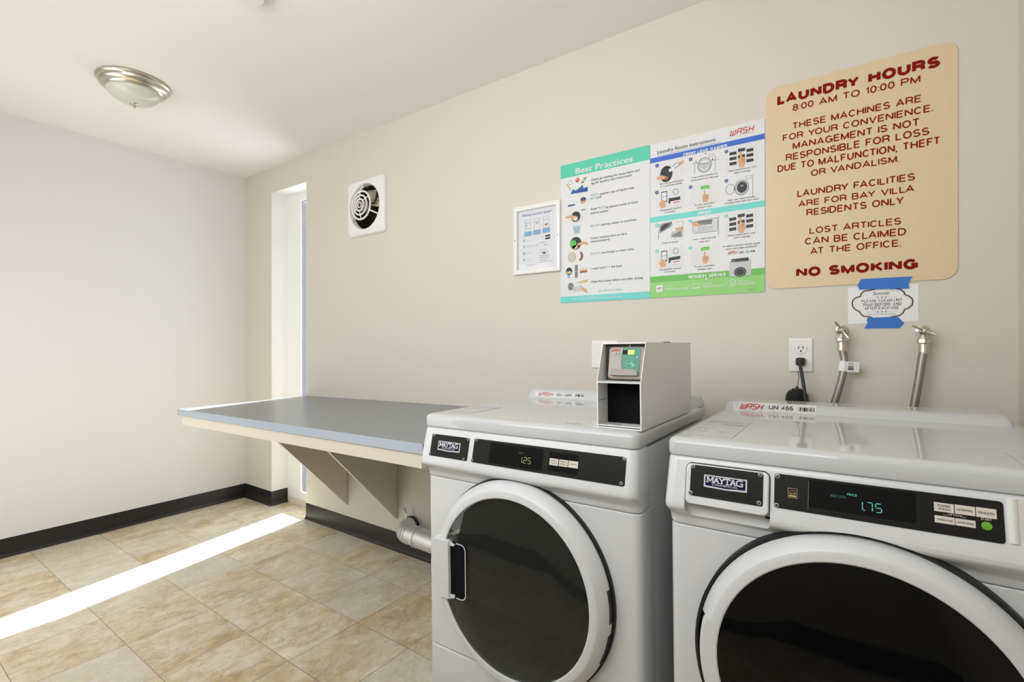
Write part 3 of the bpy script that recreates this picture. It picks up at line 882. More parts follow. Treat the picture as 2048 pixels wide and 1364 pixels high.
F2 = lambda pts, m, w=W1: ins.fill(WALL, z2.pts(pts), w, M[m])
D2 = lambda x, y, r, m, w=W2, ry=None: ins.disc(WALL, *z2(x, y), abs(z2(x+r, y)[0]-z2(x, y)[0]), w, M[m], 24, ry and zh(z2, x, y-ry, y))
C2 = lambda x, y, r, wd, m, w=W2, ry=None: ins.circle(WALL, *z2(x, y), abs(z2(x+r, y)[0]-z2(x, y)[0]), wd, w, M[m], 28, ry and zh(z2, x, y-ry, y))
L2 = lambda pts, wd, m, w=W2, cl=False: ins.line(WALL, z2.pts(pts), wd, w, M[m], cl)
for x in (321, 586): L2([(x, 1257-(x-321)*0.058), (x, 1205-(x-321)*0.09)], 0.001, 'white')
F2([(82,1226),(130,1219),(130,1266),(82,1272)], 'white', W2); L2([(90,1245),(122,1240)], 0.003, 'red', W3); L2([(90,1258),(110,1255)], 0.001, 'grey', W3)
L2([(345,1213),(390,1207),(390,1236),(345,1242)], 0.0014, 'white', W2, True); L2([(340,1248),(396,1240)], 0.0018, 'white')
C2(632, 1200, 20, 0.0014, 'white'); L2([(608,1228),(655,1222)], 0.0014, 'white'); L2([(618,1218),(632,1204),(646,1214)], 0.0014, 'white')
# tile 1: detergent and drum
F2([(105,335),(278,302),(278,470),(105,498)], 'grey3'); C2(155, 425, 47, 0.0022, 'grey2'); D2(155, 425, 44, 'ink', W2, 58)
F2([(88,448),(125,435),(165,448),(160,470),(120,462),(88,466)], 'skin', W3); D2(150, 460, 10, 'red', W4, 9)
F2([(173,388),(215,380),(215,402),(173,410)], 'white', W3); L2([(200,370),(235,340)], 0.0016, 'ink', W3); L2([(215,385),(262,352)], 0.0016, 'ink', W3)
F2([(238,345),(278,325),(278,350),(245,358)], 'skin', W3)
# tile 2: front loader drawing
L2([(330,355),(357,350),(357,425)], 0.0012, 'grey'); L2([(505,290),(505,405)], 0.0012, 'grey'); L2([(357,352),(395,345)], 0.0012, 'grey'); L2([(470,330),(530,320)], 0.0012, 'grey')
C2(428, 360, 48, 0.0018, 'ink', W2, 52); C2(428, 362, 38, 0.0012, 'grey', W2, 42); F2([(395,358),(460,345),(460,365),(430,395),(400,385)], 'grey2'); L2([(395,355),(462,343)], 0.0014, 'ink', W3)
for q in (368, 487): L2([(q,345-(q-368)*.17),(q,333-(q-368)*.17)], 0.003, 'ink')
L2([(460,285),(495,279),(495,297),(460,303)], 0.0009, 'grey', W2, True); D2(437, 280, 5, 'red')
# tiles 3 and D3: keypad with a hand
def keypad(dx, dy):
    F2([(585+dx,245+dy),(805+dx,205+dy),(805+dx,375+dy),(585+dx,405+dy)], 'grey3')
    for (x, y) in ((608,281),(669,255),(729,256),(608,317),(669,300),(729,292),(608,353),(669,340),(729,330)):
        F2([(x+dx,y-9+dy),(x+50+dx,y-18+dy),(x+50+dx,y+4+dy),(x+dx,y+13+dy)], 'ink', W2)
    F2([(680+dx,268+dy),(696+dx,265+dy),(697+dx,300+dy),(722+dx,312+dy),(722+dx,345+dy),(710+dx,374+dy),(680+dx,378+dy),(668+dx,345+dy),(670+dx,315+dy),(683+dx,308+dy)], 'skin', W3)
    for yy in (318, 332): L2([(692+dx,yy+dy),(716+dx,yy+2+dy)], 0.0014, 'brown', W4)
keypad(0, 0); keypad(-2, 470)
# tiles 4 and D4: phone and payment card
def pay(dy):
    F2([(82,545+dy),(278,515+dy),(278,665+dy),(82,690+dy)], 'grey3')
    F2([(119,554+dy),(161,547+dy),(161,624+dy),(119,632+dy)], 'ink', W2); F2([(123,560+dy),(157,554+dy),(157,617+dy),(123,624+dy)], 'white', W3); L2([(123,590+dy),(157,584+dy)], 0.0012, 'ink', W4)
    F2([(103,640+dy),(125,612+dy),(150,615+dy),(150,660+dy),(118,672+dy)], 'skin', W4)
    F2([(172,600+dy),(255,586+dy),(255,612+dy),(172,628+dy)], 'ink', W2); F2([(185,622+dy),(262,608+dy),(262,648+dy),(185,660+dy)], 'white', W3); L2([(205,632+dy),(250,624+dy)], 0.0035, 'red', W4)
    D2(178, 630+dy, 8, 'ink', W3); L2([(195,652+dy),(250,643+dy)], 0.0008, 'grey', W4)
    C2(223, 552+dy, 19, 0.0020, 'grey', W2); 
    for a in (0, 120, 240):
        D2(223+19*math.cos(math.radians(a)), 552+dy+19*math.sin(math.radians(a)), 5, 'skyblue', W3)
pay(0); pay(425)
# tiles 5 and D5: start key with a finger
def start(dy):
    F2([(330,510+dy),(535,480+dy),(535,620+dy),(330,645+dy)], 'grey3')
    F2([(402,513+dy),(464,503+dy),(464,527+dy),(402,537+dy)], 'green', W2); L2([(415,525+dy),(452,519+dy)], 0.003, 'green2', W3)
    F2([(424,543+dy),(434,541+dy),(436,572+dy),(458,570+dy),(461,592+dy),(446,625+dy),(420,628+dy),(412,600+dy),(415,575+dy),(424,572+dy)], 'skin', W3)
    for yy in (582, 595): L2([(430,yy+dy),(454,yy-3+dy)], 0.0012, 'brown', W4)
start(0); start(440)
# tile 6: open front loader
L2([(775,430),(775,595)], 0.0012, 'grey'); L2([(725,440),(765,434),(765,455),(725,461)], 0.0009, 'grey', W2, True)
C2(612, 535, 30, 0.0016, 'grey', W2, 36); C2(695, 522, 50, 0.0014, 'ink', W2, 52); C2(695, 522, 44, 0.003, 'grey2', W2, 46); D2(697, 520, 37, 'ink', W3, 40); D2(697, 510, 12, 'grey', W4, 8)
L2([(640,535),(648,530)], 0.004, 'ink', W3); L2([(650,490),(672,470)], 0.001, 'grey')
# dryer tiles
L2([(98,895),(105,790),(190,768),(198,790)], 0.0014, 'ink'); F2([(107,850),(112,800),(140,778),(195,770),(190,800),(150,825)], 'grey', W2); F2([(112,840),(118,805),(145,785),(185,778),(150,812)], 'ink', W3)
F2([(190,845),(275,800),(278,880),(183,882)], 'grey2', W2); F2([(200,860),(262,830),(265,874),(195,876)], 'grey', W3); F2([(218,815),(275,800),(275,825),(230,838)], 'skin', W4)
L2([(218,770),(275,762),(275,795)], 0.001, 'grey'); L2([(220,880),(216,895)], 0.002, 'grey')
L2([(345,770),(520,738),(520,830),(500,835),(355,852),(345,830)], 0.0014, 'ink', W2, True); L2([(356,778),(500,755),(500,815),(490,825),(370,842),(360,830)], 0.0010, 'grey', W2, True)
F2([(378,765),(485,750),(480,785),(385,790)], 'grey', W2); F2([(375,805),(420,785),(460,800),(490,790),(488,815),(380,835)], 'grey2', W3); F2([(333,775),(375,768),(400,790),(385,800),(345,795)], 'skin', W4); L2([(530,720),(530,870)], 0.0012, 'grey')
# little front loader next to the request text
F2([(607,1050),(762,1030),(762,1148),(607,1162)], 'grey2', W2); F2([(622,1036),(745,1022),(745,1046),(622,1058)], 'ink', W3); L2([(630,1049),(645,1047)], 0.002, 'white', W4)
D2(684, 1128, 44, 'ink', W3, 36); C2(684, 1128, 32, 0.002, 'grey', W4, 26); F2([(607,1162),(762,1148),(762,1152),(607,1166)], 'green', W4)
ino = ins.build('poster', smooth=False)
tag(ino, 'laundry room instructions poster with blue, aqua and green bands', 'poster')
screw(ino, *z2(443, 1178), W3)

# --- small framed notice
nf = thing('framed_notice', 'small white framed notice left of the posters', 'framed notice', (2.632, 0, 1.648))
NU, NV = 2.632, 1.648
hw, hh, fw_ = 0.124, 0.157, 0.020
NP = Plane((0, 0, 0), (1,0,0), (0,0,1), Matrix.Translation((NU, 0, NV)))
fb = MB()
def frame_bar(a, b, c, d):
    fb.prism([NP.p(*q, 0.016) for q in (a, b, c, d)], (0, 0.0155, 0), M['plastic2'])
frame_bar((-hw,-hh),(hw,-hh),(hw-fw_,-hh+fw_),(-hw+fw_,-hh+fw_)); frame_bar((hw,-hh),(hw,hh),(hw-fw_,hh-fw_),(hw-fw_,-hh+fw_))
frame_bar((hw,hh),(-hw,hh),(-hw+fw_,hh-fw_),(hw-fw_,hh-fw_)); frame_bar((-hw,hh),(-hw,-hh),(-hw+fw_,-hh+fw_),(-hw+fw_,hh-fw_))
fb.build('frame', nf, bevel=0.0015)
ns = MB(); z3 = Zoom(NP, 1000, 390, 8.0214)
ns.rect(NP, -hw+0.012, -hh+0.012, hw-0.012, hh-0.012, 0.004, M['paper'])
def nt_(st, a, b, h, m, bold=0.0):
    A = Vector(z3(*a)); B = Vector(z3(*b)); v = (A.y+B.y)/2
    ns.text(NP, st, (A.x, v), (B.x, v), zh(z3, a[0], a[1], a[1]-h), 0.0046, M[m], bold)
nt_('Making Laundry Easier!', (365,360), (845,268), 36, 'bluetext', 0.01)
for x, y in ((412,405),(556,378),(705,345)):
    w_ = 86
    ns.line(NP, z3.pts([(x,y+8),(x+w_,y-8),(x+w_,y+180),(x,y+195)]), 0.0010, 0.0046, M['grey'], True)
    ns.line(NP, z3.pts([(x,y+56),(x+w_,y+40)]), 0.0024, 0.0047, M['skyblue'])
    ns.fill(NP, z3.pts([(x-16,y+198),(x+104,y+180),(x+104,y+250),(x-16,y+266)]), 0.0049, M['skyblue'])
ns.line(NP, z3.pts([(430,545),(480,538)]), 0.002, 0.0047, M['grey']); ns.line(NP, z3.pts([(580,458),(625,450)]), 0.0024, 0.0047, M['ink'])
ns.fill(NP, z3.pts([(725,475),(768,448),(768,470),(740,495)]), 0.0047, M['brown']); ns.fill(NP, z3.pts([(425,480),(445,476),(445,515),(425,519)]), 0.0047, M['grey2'])
for y in (640, 683): ns.fill(NP, z3.pts([(735,y+6),(815,y-6),(815,y+20),(735,y+32)]), 0.0047, M['ink'])
for y in (738, 838, 944, 1048):
    u, v = z3(396, y); ns.circle(NP, u, v, 0.0042, 0.0024, 0.0047, M['grey'], 16)
for y, x1 in ((735,560),(808,630),(830,620),(935,520),(1040,515),(1120,620),(1138,560)):
    ns.line(NP, z3.pts([(430,y+8),(x1,y-14)]), 0.0016, 0.0046, M['grey2'])
for y, x0, x1 in ((672,665,715),(765,650,740),(802,705,780),(876,650,755),(905,650,775),(932,660,700),(935,740,775),(972,650,810),(1002,640,800),(1040,640,770),(1062,720,850),(1082,650,720)):
    ns.line(NP, z3.pts([(x0,y+8),(x1,y-8)]), 0.0014, 0.0046, M['grey'])
ns.fill(NP, z3.pts([(698,920),(735,914),(735,940),(698,946)]), 0.0048, M['ink'])
ns.build('notice_sheet', nf)
MB().box((-hw+0.014, -0.0075, -hh+0.014), (hw-0.014, -0.0065, hh-0.014), M['frame_glass']).build('cover_pane', nf)
screw(nf, hw-0.010, 0.002, 0.016, 0.0035, M['chrome'], 'latch_screw', Plane((0,0,0),(1,0,0),(0,0,1)))
screw(nf, -hw+0.010, 0.002, 0.016, 0.0035, M['gold'], 'latch_screw', Plane((0,0,0),(1,0,0),(0,0,1)))

# --- lint trap reminder card with two strips of tape
z4 = Zoom(WALL, 1500, 540, 4.8725)
rc = MB()
A, B = z4(955, 530), z4(1642, 135)
board(rc, [(A[0], z4(955,530)[1]), (B[0], z4(1642,497)[1]), (B[0], B[1]), (A[0], z4(955,172)[1])], 0.0009, M['paper'])
half = [(995,325),(1005,290),(1035,268),(1075,258),(1085,228),(1115,205),(1160,200),(1200,190),(1240,178),(1285,165)]
right_ = [(1330,170),(1370,182),(1415,180),(1465,190),(1498,212),(1510,240),(1548,255),(1578,278),(1588,308),(1578,345),(1545,372),(1508,385),(1490,420),(1455,445),(1400,452),(1350,466),(1300,484)]
bot = [(1250,484),(1200,468),(1160,456),(1110,452),(1080,430),(1068,408),(1030,388),(1003,360)]
rc.line(WALL, z4.pts(half + right_ + bot), 0.0034, 0.0012, M['ink'], True)
inner = [((x-1292)*0.93+1292, (y-325)*0.88+325) for x, y in half + right_ + bot]
rc.line(WALL, z4.pts(inner), 0.0007, 0.0012, M['gold'], True)
def rt_(st, a, b, h, m, bold=0.0, sh=0.0):
    A = Vector(z4(*a)); B = Vector(z4(*b))
    rc.text(WALL, st, A, B, zh(z4, a[0], a[1], a[1]-h), 0.0012, M[m], bold, sh)
def rs_(st, a_, b_, h):
    A = Vector(z4(*a_)); B = Vector(z4(*b_))
    rc.letters(WALL, st, A, B, zh(z4, a_[0], a_[1], a_[1]-h), 0.0012, M['ink'], 0.13)
rt_('Reminder', (1198,248), (1365,238), 34, 'ink', 0, 0.35)
rs_('PLEASE CLEAN LINT', (1087,320), (1483,304), 29); rs_('TRAP BEFORE AND', (1097,357), (1477,343), 29); rs_('AFTER EACH USE', (1115,390), (1452,379), 29)
rt_('Thank You For Making This Possible', (1148,437), (1420,431), 11, 'ink')
for y, c in ((266,'grey'),(407,'grey')):
    rc.line(WALL, z4.pts([(1130,y+4),(1440,y-8)]), 0.0005, 0.0012, M[c])
    for x in (1245,1285,1322):
        rc.line(WALL, z4.pts([(x,y-9),(x,y+9)]), 0.0012, 0.0012, M['ink']); rc.line(WALL, z4.pts([(x-9,y),(x+9,y)]), 0.0010, 0.0012, M['ink'])
tag(rc.build('reminder_card', smooth=False), 'white lint trap reminder card taped below the tan sign', 'card')
tp = MB()
tv = z4(1300, 168)[1]
def tape_strip(px_pts, w, th=0.0004):
    tp.prism([WALL.p(*z4(*q), w) for q in px_pts], (0, th*0.9, 0), M['tape'])
tape_strip([(1062,190),(1050,152),(1080,90),(1300,78),(1585,64),(1540,128),(1548,180),(1300,186)], 0.0052)
tag(tp.build('tape_strip'), 'blue tape strip joining tan sign and reminder card', 'tape', 'blue tape strips')
tp = MB()
tape_strip([(1138,466),(1300,460),(1442,456),(1502,518),(1458,566),(1300,568),(1115,570),(1143,520)], 0.0019)
tag(tp.build('tape_strip'), 'blue tape strip below the writing of the reminder card', 'tape', 'blue tape strips')

# ================================================================== electrics
def wall_plate(name, label, cat, u0, v0, u1, v1):
    t = thing(name, label, cat, ((u0+u1)/2, 0, (v0+v1)/2))
    hu, hv = (u1-u0)/2, (v1-v0)/2
    b = MB()
    b.loft([[(x, y, z) for x, z in rr(-hu+i, -hv+i, hu-i, hv-i, 0.003)] for y, i in ((-0.0004, 0), (-0.003, 0), (-0.0062, 0.003), (-0.0066, 0.006))], M['plastic2'])
    b.build('cover_plate', t)
    return t
LP = Plane((0,0,0), (1,0,0), (0,0,1))
bpz = wall_plate('blank_wall_plate', 'blank white wall plate partly behind the card reader box', 'wall plate', 2.905, 1.066, 3.022, 1.182)
for x in (-0.0255, 0.0255):
    for z in (-0.042, 0.042): screw(bpz, x, z, 0.0064, 0.0028, M['metalgrey'], 'screw', LP)
ou = wall_plate('electrical_outlet', 'white duplex electrical outlet on the back wall', 'outlet', 3.6345, 1.0745, 3.7035, 1.1875)
for k, zc in enumerate((0.0205, -0.0205)):
    rb = MB()
    sh = [(0.017*math.cos(a), max(-0.0135, min(0.0135, 0.017*math.sin(a)))) for a in [2*math.pi*i/32 for i in range(32)]]
    rb.prism([LP.p(x, zc+z, 0.0086) for x, z in sh], (0, 0.003, 0), M['plastic2'])
    rb.circle(LP, 0, zc, 0.0175, 0.0006, 0.0068, M['grey'], 32, 0.0142)
    for x in (-0.0062, 0.0062): rb.rect(LP, x-0.0013, zc+0.0005, x+0.0013, zc+0.0085, 0.0089, M['hollow'])
    rb.disc(LP, 0, zc-0.0068, 0.0026, 0.0089, M['hollow'], 14)
    rb.build('receptacle', ou)
screw(ou, 0, 0, 0.0066, 0.0018, M['plastic2'], 'screw', LP)

OX, OZ = 3.669, 1.131
pc = thing('power_cord', 'black power cord plugged into the duplex outlet', 'power cord', (OX, -0.0092, OZ-0.0205))
pg = MB()
pg.loft([[(x, y, z) for x, z in rr(-hx, -hz-0.002, hx, hz, 0.006)] for y, hx, hz in ((0, 0.0135, 0.012), (-0.014, 0.0135, 0.012), (-0.022, 0.010, 0.009), (-0.026, 0.006, 0.005))], M['cord'])
pg.build('plug', pc)
cd = MB()
cd.tube([(0,-0.018,0.002),(0.000,-0.036,-0.002),(0.003,-0.050,-0.018),(0.009,-0.060,-0.050),(0.015,-0.070,-0.090),(0.020,-0.076,-0.135),(0.023,-0.076,-0.20),(0.020,-0.070,-0.30)], 0.0052, M['cord'], 12)
cd.build('cable', pc)

# ribbed black cord bundle hanging by a thin wire
cb = thing('cord_bundle', 'black ribbed cord bundle hanging behind the washer', 'cord bundle', (3.6605, -0.040, 0.962))
prof = [(0.0, 0.060), (0.008, 0.060)]
n_r = 24
for k in range(n_r):
    z_ = 0.0595 - 0.0048*k
    rad = 0.034*math.sqrt(max(0.10, 1 - (max(0, z_-0.008)/0.054)**4))
    prof += [(rad*0.94, z_), (rad, z_-0.0014), (rad, z_-0.0032), (rad*0.94, z_-0.0048)]
prof.append((0.0, -0.056))
MB().lathe(prof, (0,0,0), (0,0,1), M['cord'], 28).build('coil', cb)
MB().box((-0.010, -0.004, 0.056), (0.010, 0.004, 0.060), M['cord']).box((-0.004, -0.004, 0.060), (0.005, 0.004, 0.066), M['cord']).build('tie', cb)
MB().tube([(0,0,0.062),(0.003,0.004,0.080),(0.004,0.022,0.098),(0.000,0.032,0.116)], 0.0011, M['cord'], 6).build('hanging_wire', cb)

# ================================================================== water taps and hoses
def tap(label, x, z, ang, side):
    t = thing('water_valve', label, 'water valve', (x, 0, z), (0,0,0), 'washer water valves')
    b = MB()
    b.lathe([(0.0185,0.0),(0.0175,0.003),(0.010,0.006),(0.0085,0.009),(0.0085,0.026),(0.0115,0.028),(0.0125,0.042),(0.009,0.046),(0.006,0.048)], (0,-0.0003,0), (0,-1,0), M['chrome'], 24)
    b.lathe([(0.0095,0.0),(0.0090,0.010),(0.0115,0.013),(0.0115,0.019)], (0,-0.034,-0.003), (0,0,-1), M['chrome'], 20)
    b.build('valve_body', t)
    h = MB()
    h.lathe([(0.0065,0.0),(0.007,0.007),(0.004,0.009),(0.0,0.010)], (0,-0.048,0), (0,-1,0), M['chrome'], 18)
    c, s_ = math.cos(math.radians(ang)), math.sin(math.radians(ang))
    for k in (-1, 1):
        h.tube([(0,-0.053,0), (k*0.012*c, -0.057, k*0.012*s_), (k*0.022*c, -0.062, k*0.022*s_), (k*0.032*c, -0.064, k*0.032*s_)], [0.0030, 0.0030, 0.0042, 0.0024], M['chrome'], 8)
    h.build('handle', t)
    return t
tap('nickel water valve on the wall above the tagged hose', 3.783, 1.212, -57, 0)
tap('nickel water valve below the right end of reminder card', 3.981, 1.206, -28, 1)
def hose(label, path, tagged):
    t = thing('water_hose', label, 'hose', path[0], (0,0,0), 'braided washer hoses')
    P = [Vector(p) - Vector(path[0]) for p in path]
    b = MB()
    b.lathe([(0.015,0.0),(0.0165,0.002),(0.0165,0.013),(0.013,0.016)], P[0], (0,0,-1), M['chrome'], 8)
    b.build('coupling_nut', t)
    f = MB(); f.lathe([(0.0125,0.0),(0.0130,0.003),(0.0120,0.012),(0.0130,0.016),(0.0130,0.030),(0.0110,0.031)], P[0] + Vector((0,0,-0.014)), (0,0,-1), M['chrome'], 18); f.build('ferrule', t)
    # smooth path
    S = []
    Q = [P[0] + Vector((0,0,-0.034))] + P[1:]
    for i in range(len(Q)-1):
        p0 = Q[max(i-1,0)]; p1 = Q[i]; p2 = Q[i+1]; p3 = Q[min(i+2, len(Q)-1)]
        for k in range(6):
            u = k/6; S.append(0.5*((2*p1) + (p2-p0)*u + (2*p0-5*p1+4*p2-p3)*u*u + (3*p1-p0-3*p2+p3)*u*u*u))
    S.append(Q[-1])
    MB().tube(S, 0.0105, M['braid'], 14).build('braided_sleeve', t)
    return t
h1 = hose('braided steel hose with a paper barcode tag', [(3.783,-0.036,1.190),(3.789,-0.040,1.118),(3.786,-0.046,1.078),(3.776,-0.050,1.030),(3.763,-0.052,0.980),(3.735,-0.055,0.870),(3.720,-0.06,0.700)], True)
hose('braided steel hose hanging below the right water valve', [(3.981,-0.036,1.184),(3.976,-0.042,1.122),(3.968,-0.048,1.060),(3.957,-0.052,0.985),(3.940,-0.055,0.880),(3.925,-0.06,0.700)], False)
tg = MB(); TP = Plane((0,0,0), (1,0,0), (0,0,1))
ox, oz = 3.7865-3.783, 1.098-1.190
tg.ring_lathe([(0.0122,-0.016),(0.0122,0.016),(0.0126,0.016),(0.0126,-0.016)], (ox+0.0003,-0.0065,oz), (0.10,0.10,1), M['paper'], 24)
tg.prism([(ox+0.006,-0.0155,oz-0.016),(ox+0.040,-0.012,oz-0.017),(ox+0.041,-0.012,oz+0.014),(ox+0.007,-0.0155,oz+0.016)], (0,0.0003,0), M['paper'])
TGP = Plane((ox+0.006,-0.0157,oz), (0.034,0.0035,-0.0005), (0,0,1))
barcode(tg, TGP, 0.006, -0.011, 0.021, 0.012, 0.0004, M['ink'], 9, 5, vert=False)
tg.line(TGP, [(0.027,-0.010),(0.027,0.010)], 0.0015, 0.0004, M['grey2'])
tg.build('barcode_tag', h1)

# ================================================================== folding table on wall brackets
TX0, TX1, TYF = 0.806, 2.668, -0.760
def ttop(x, y):
    """height of the slightly sagging table top"""
    t = (x - TX0) / (TX1 - TX0); s_ = y / TYF
    zb = 0.821 + 0.046*t - 0.006*t*t; zf = 0.8145 + 0.0285*t
    return zb*(1-s_) + zf*s_
ft = thing('folding_table', 'grey laminate folding table on wall brackets beside the slot window', 'table', (TX0, 0, 0))
def tl(x, y, dz): return (x - TX0, y, ttop(x, y) + dz)
tt = MB(); NXS = 8
tt.loft([[tl(x, -0.0015, -0.030), tl(x, -0.0015, 0), tl(x, TYF+0.0012, 0), tl(x, TYF+0.0012, -0.030)] for x in [TX0 + (TX1-TX0)*i/NXS for i in range(NXS+1)]], M['laminate'])
tt.build('tabletop', ft)
eb = MB()
eb.loft([[tl(x, TYF, -0.033), tl(x, TYF, 0.0004), tl(x, TYF-0.0015, -0.0006), tl(x, TYF-0.0015, -0.033)] for x in [TX0 + (TX1-TX0)*i/NXS for i in range(NXS+1)]], M['laminate_edge'])
eb.build('edge_band', ft)
MB().prism([tl(TX0-0.0008, y, dz) for y, dz in ((-0.002,-0.033),(-0.002,-0.001),(TYF,-0.001),(TYF,-0.033))], (0.0008,0,0), M['rawwood']).prism([tl(TX0-0.0008, TYF-0.0017, dz) for dz in (-0.0332,-0.0008)] + [tl(TX0+0.013, TYF-0.0017, dz) for dz in (-0.0008,-0.0332)], (0,0.0012,0), M['rawwood']).build('end_edge', ft)
ap = MB()
xs = [TX0+0.04 + (TX1-0.012-TX0-0.04)*i/NXS for i in range(NXS+1)]
ap.loft([[tl(x, TYF+0.006, -0.034), tl(x, TYF+0.026, -0.034), tl(x, TYF+0.026, -0.082), tl(x, TYF+0.006, -0.082)] for x in xs], M['wood'])
ap.loft([[tl(TX1-0.012-k, y, dz) for y, dz in ((TYF+0.026,-0.034),(-0.002,-0.034),(-0.002,-0.078),(TYF+0.026,-0.078))] for k in (0, 0.018)], M['wood'])
ap.loft([[tl(x, -0.002, -0.034), tl(x, -0.022, -0.034), tl(x, -0.022, -0.078), tl(x, -0.002, -0.078)] for x in (TX0+0.44, TX1-0.04)], M['wood'])
ap.build('apron', ft)
for bx, zb in ((1.232, 0.172), (1.682, 0.176)):
    b = MB()
    zt = ttop(bx, -0.3) - 0.036
    b.prism([(bx-TX0, y, z) for y, z in ((-0.0025, zb), (-0.0025, zt-0.085), (-0.080, zt-0.002), (-0.575, zt-0.004), (-0.575, zt-0.020))], (0.019, 0, 0), M['wood'])
    b.build('bracket', ft)

# ================================================================== dryer vent duct
vd = thing('vent_duct', 'galvanised vent duct elbow between the wall and dryer', 'duct', (1.838, 0, 0.172))
R = 0.052
el = MB(); path = [(0,-0.004,0), (0,-0.030,0)]
rc_ = 0.075
for i in range(1, 9):
    a = math.radians(90*i/8); path.append((rc_*(1-math.cos(a)), -0.030 - rc_*math.sin(a), 0))
for i in range(len(path)-1):
    a, b = Vector(path[i]), Vector(path[i+1])
    el.tube([a, b], [R, R*0.992], M['steel'], 32)
el.lathe([(R+0.0035,-0.006),(R+0.0035,0.012)], (0,-0.020,0), (0,-1,0), M['gasket'], 32)
el.build('elbow', vd)
pp = MB()
ex_ = rc_
pp.lathe([(R-0.002,0.0),(R-0.002,0.060),(R-0.0005,0.061),(R-0.0005,0.40),(R-0.0005,0.95)], (ex_-0.002, -0.030-rc_, 0), (1, 0, -0.03), M['steel'], 36)
pp.build('pipe', vd)
cl = MB()
cl.ring_lathe([(R+0.0008,0.0),(R+0.0035,0.0),(R+0.0035,0.012),(R+0.0008,0.012)], (ex_+0.052, -0.030-rc_, -0.001), (1,0,-0.03), M['steel'], 40)
cl.box((ex_+0.050, -0.030-rc_-R-0.008, -0.016), (ex_+0.066, -0.030-rc_-R+0.001, -0.006), M['steel'])
cl.build('clamp', vd); cl = MB()
cl.tube([(-0.030,-0.085,0.006),(-0.036,-0.094,-0.004),(-0.041,-0.100,-0.016)], 0.0018, M['white'], 6)
cl.build('clamp_wire', vd)
st_ = MB()
st_.tube([(-0.012,-0.050,0.048),(-0.022,-0.046,0.066),(-0.026,-0.042,0.078)], 0.004, M['steel'], 8)
st_.prism([(-0.040,-0.046,0.098),(-0.030,-0.046,0.106),(-0.016,-0.046,0.078),(-0.026,-0.046,0.070)], (0,0.003,0), M['drum'])
st_.build('clip', vd)

# ================================================================== laundry machines
def plan(hw, yf, yb, r, z, n=5):
    return [(x, y, z) for x, y in rr(-hw, yf, hw, yb, r, n)]

def machine(name, label, cat, cx, tilt, dz, cz, yb, group):
    """white front loading machine; local origin on the floor under the middle of the lid front"""
    t = thing(name, label, cat, (cx, -0.82, 0), (0, -math.radians(tilt), 0), group)
    E = M['enamel']
    cab = MB()
    seam = 0.770 + dz
    # cabinet shell and lower front
    cab.loft([plan(0.336, 0.050, yb, 0.012, z) for z in (0.030, 0.915+dz)], E)
    cab.loft([plan(0.3375-i, 0.0135+i, 0.12, 0.020, z) for z, i in ((0.262, 0.003), (0.266, 0), (seam-0.004, 0), (seam-0.001, 0.003))], E)
    cab.loft([plan(0.3375-i, 0.0135+i, 0.12, 0.020, z) for z, i in ((0.035, 0.004), (0.042, 0), (0.256, 0), (0.260, 0.003))], E)
    cab.build('cabinet', t)
    for x in (-0.29, 0.29):
        for y in (0.08, yb-0.06):
            zt = 0.032
            zg = x*math.tan(math.radians(tilt))    # reaches the floor below the tilted cabinet
            MB().lathe([(0.020, 0.0), (0.020, 0.008), (0.007, 0.012), (0.007, zt+zg+0.004)], (x, y, -zg+0.0003), (0,0,1), M['gasket'], 16).build('foot', t)
    # control console
    con = MB()
    con.loft([plan(hw_, yf, 0.090, 0.022, z) for z, yf, hw_ in
              ((seam+0.001, 0.0150, 0.3365), (seam+0.004, 0.0120, 0.3385), (seam+0.012, 0.0105, 0.3390), (seam+0.020, 0.0080, 0.3392), (seam+0.028, 0.0000, 0.3398), (seam+0.035, -0.0110, 0.3404),
               (seam+0.041, -0.0190, 0.3410), (seam+0.046, -0.0222, 0.3412), (seam+0.052, -0.0225, 0.3412), (seam+0.060, -0.0210, 0.3408), (0.913+dz, -0.0010, 0.3375), (0.918+dz, 0.0012, 0.3365), (0.9205+dz, 0.0060, 0.3330))], E)
    cons = con.build('console', t)
    # lid
    z0 = 0.9215 + dz
    lid = MB()
    lid.loft([plan(0.3385-i, i, yb, 0.020, z) for z, i in ((z0, 0.0035), (z0+0.002, 0.001), (z0+0.006, 0.0), (z0+0.025, 0.0), (z0+0.031, 0.0015), (z0+0.035, 0.005), (z0+0.0375, 0.011), (z0+0.0380, 0.020))], M['lid'])
    lid.build('lid', t)
    # low backguard: sloped front, rounded ends
    zl = z0 + 0.0380
    return t, cons, zl, seam

def backguard(t, zl, x0, x1, y0, yb, r, hgt):
    b = MB(); rings = []
    for k in range(9):
        u = k/8; h = u*hgt
        a = math.asin(min(1.0, h/max(r, hgt))) if h < r else math.pi/2
        ins_ = r*(1-math.cos(math.asin(min(1.0, h/r)))) if h < r else r
        yf = y0 + 0.022*u + (0.006*(max(0, u-0.8)/0.2)**2)
        rings.append([(x, y, zl - 0.001 + h) for x, y in rr(x0+ins_, yf, x1-ins_, yb, 0.018, 4)])
    u0 = rings[-1]
    c_in = 0.010
    ins_ = x0 + (r*(1-math.cos(math.asin(min(1.0, hgt/r)))) if hgt < r else r)
    xr_ = x1 - (ins_ - x0)
    rings.append([(x, y, zl - 0.001 + hgt + 0.0022) for x, y in rr(ins_+c_in, y0+0.036+c_in, xr_-c_in, yb-c_in, 0.012, 4)])
    b.loft(rings, M['lid'])
    o = b.build('backguard', t, sharp=60)
    ang = math.atan2(hgt, 0.022)
    return o, Plane((0, y0, zl - 0.001), (1,0,0), (0, math.cos(ang), math.sin(ang)), matrix_of(t))

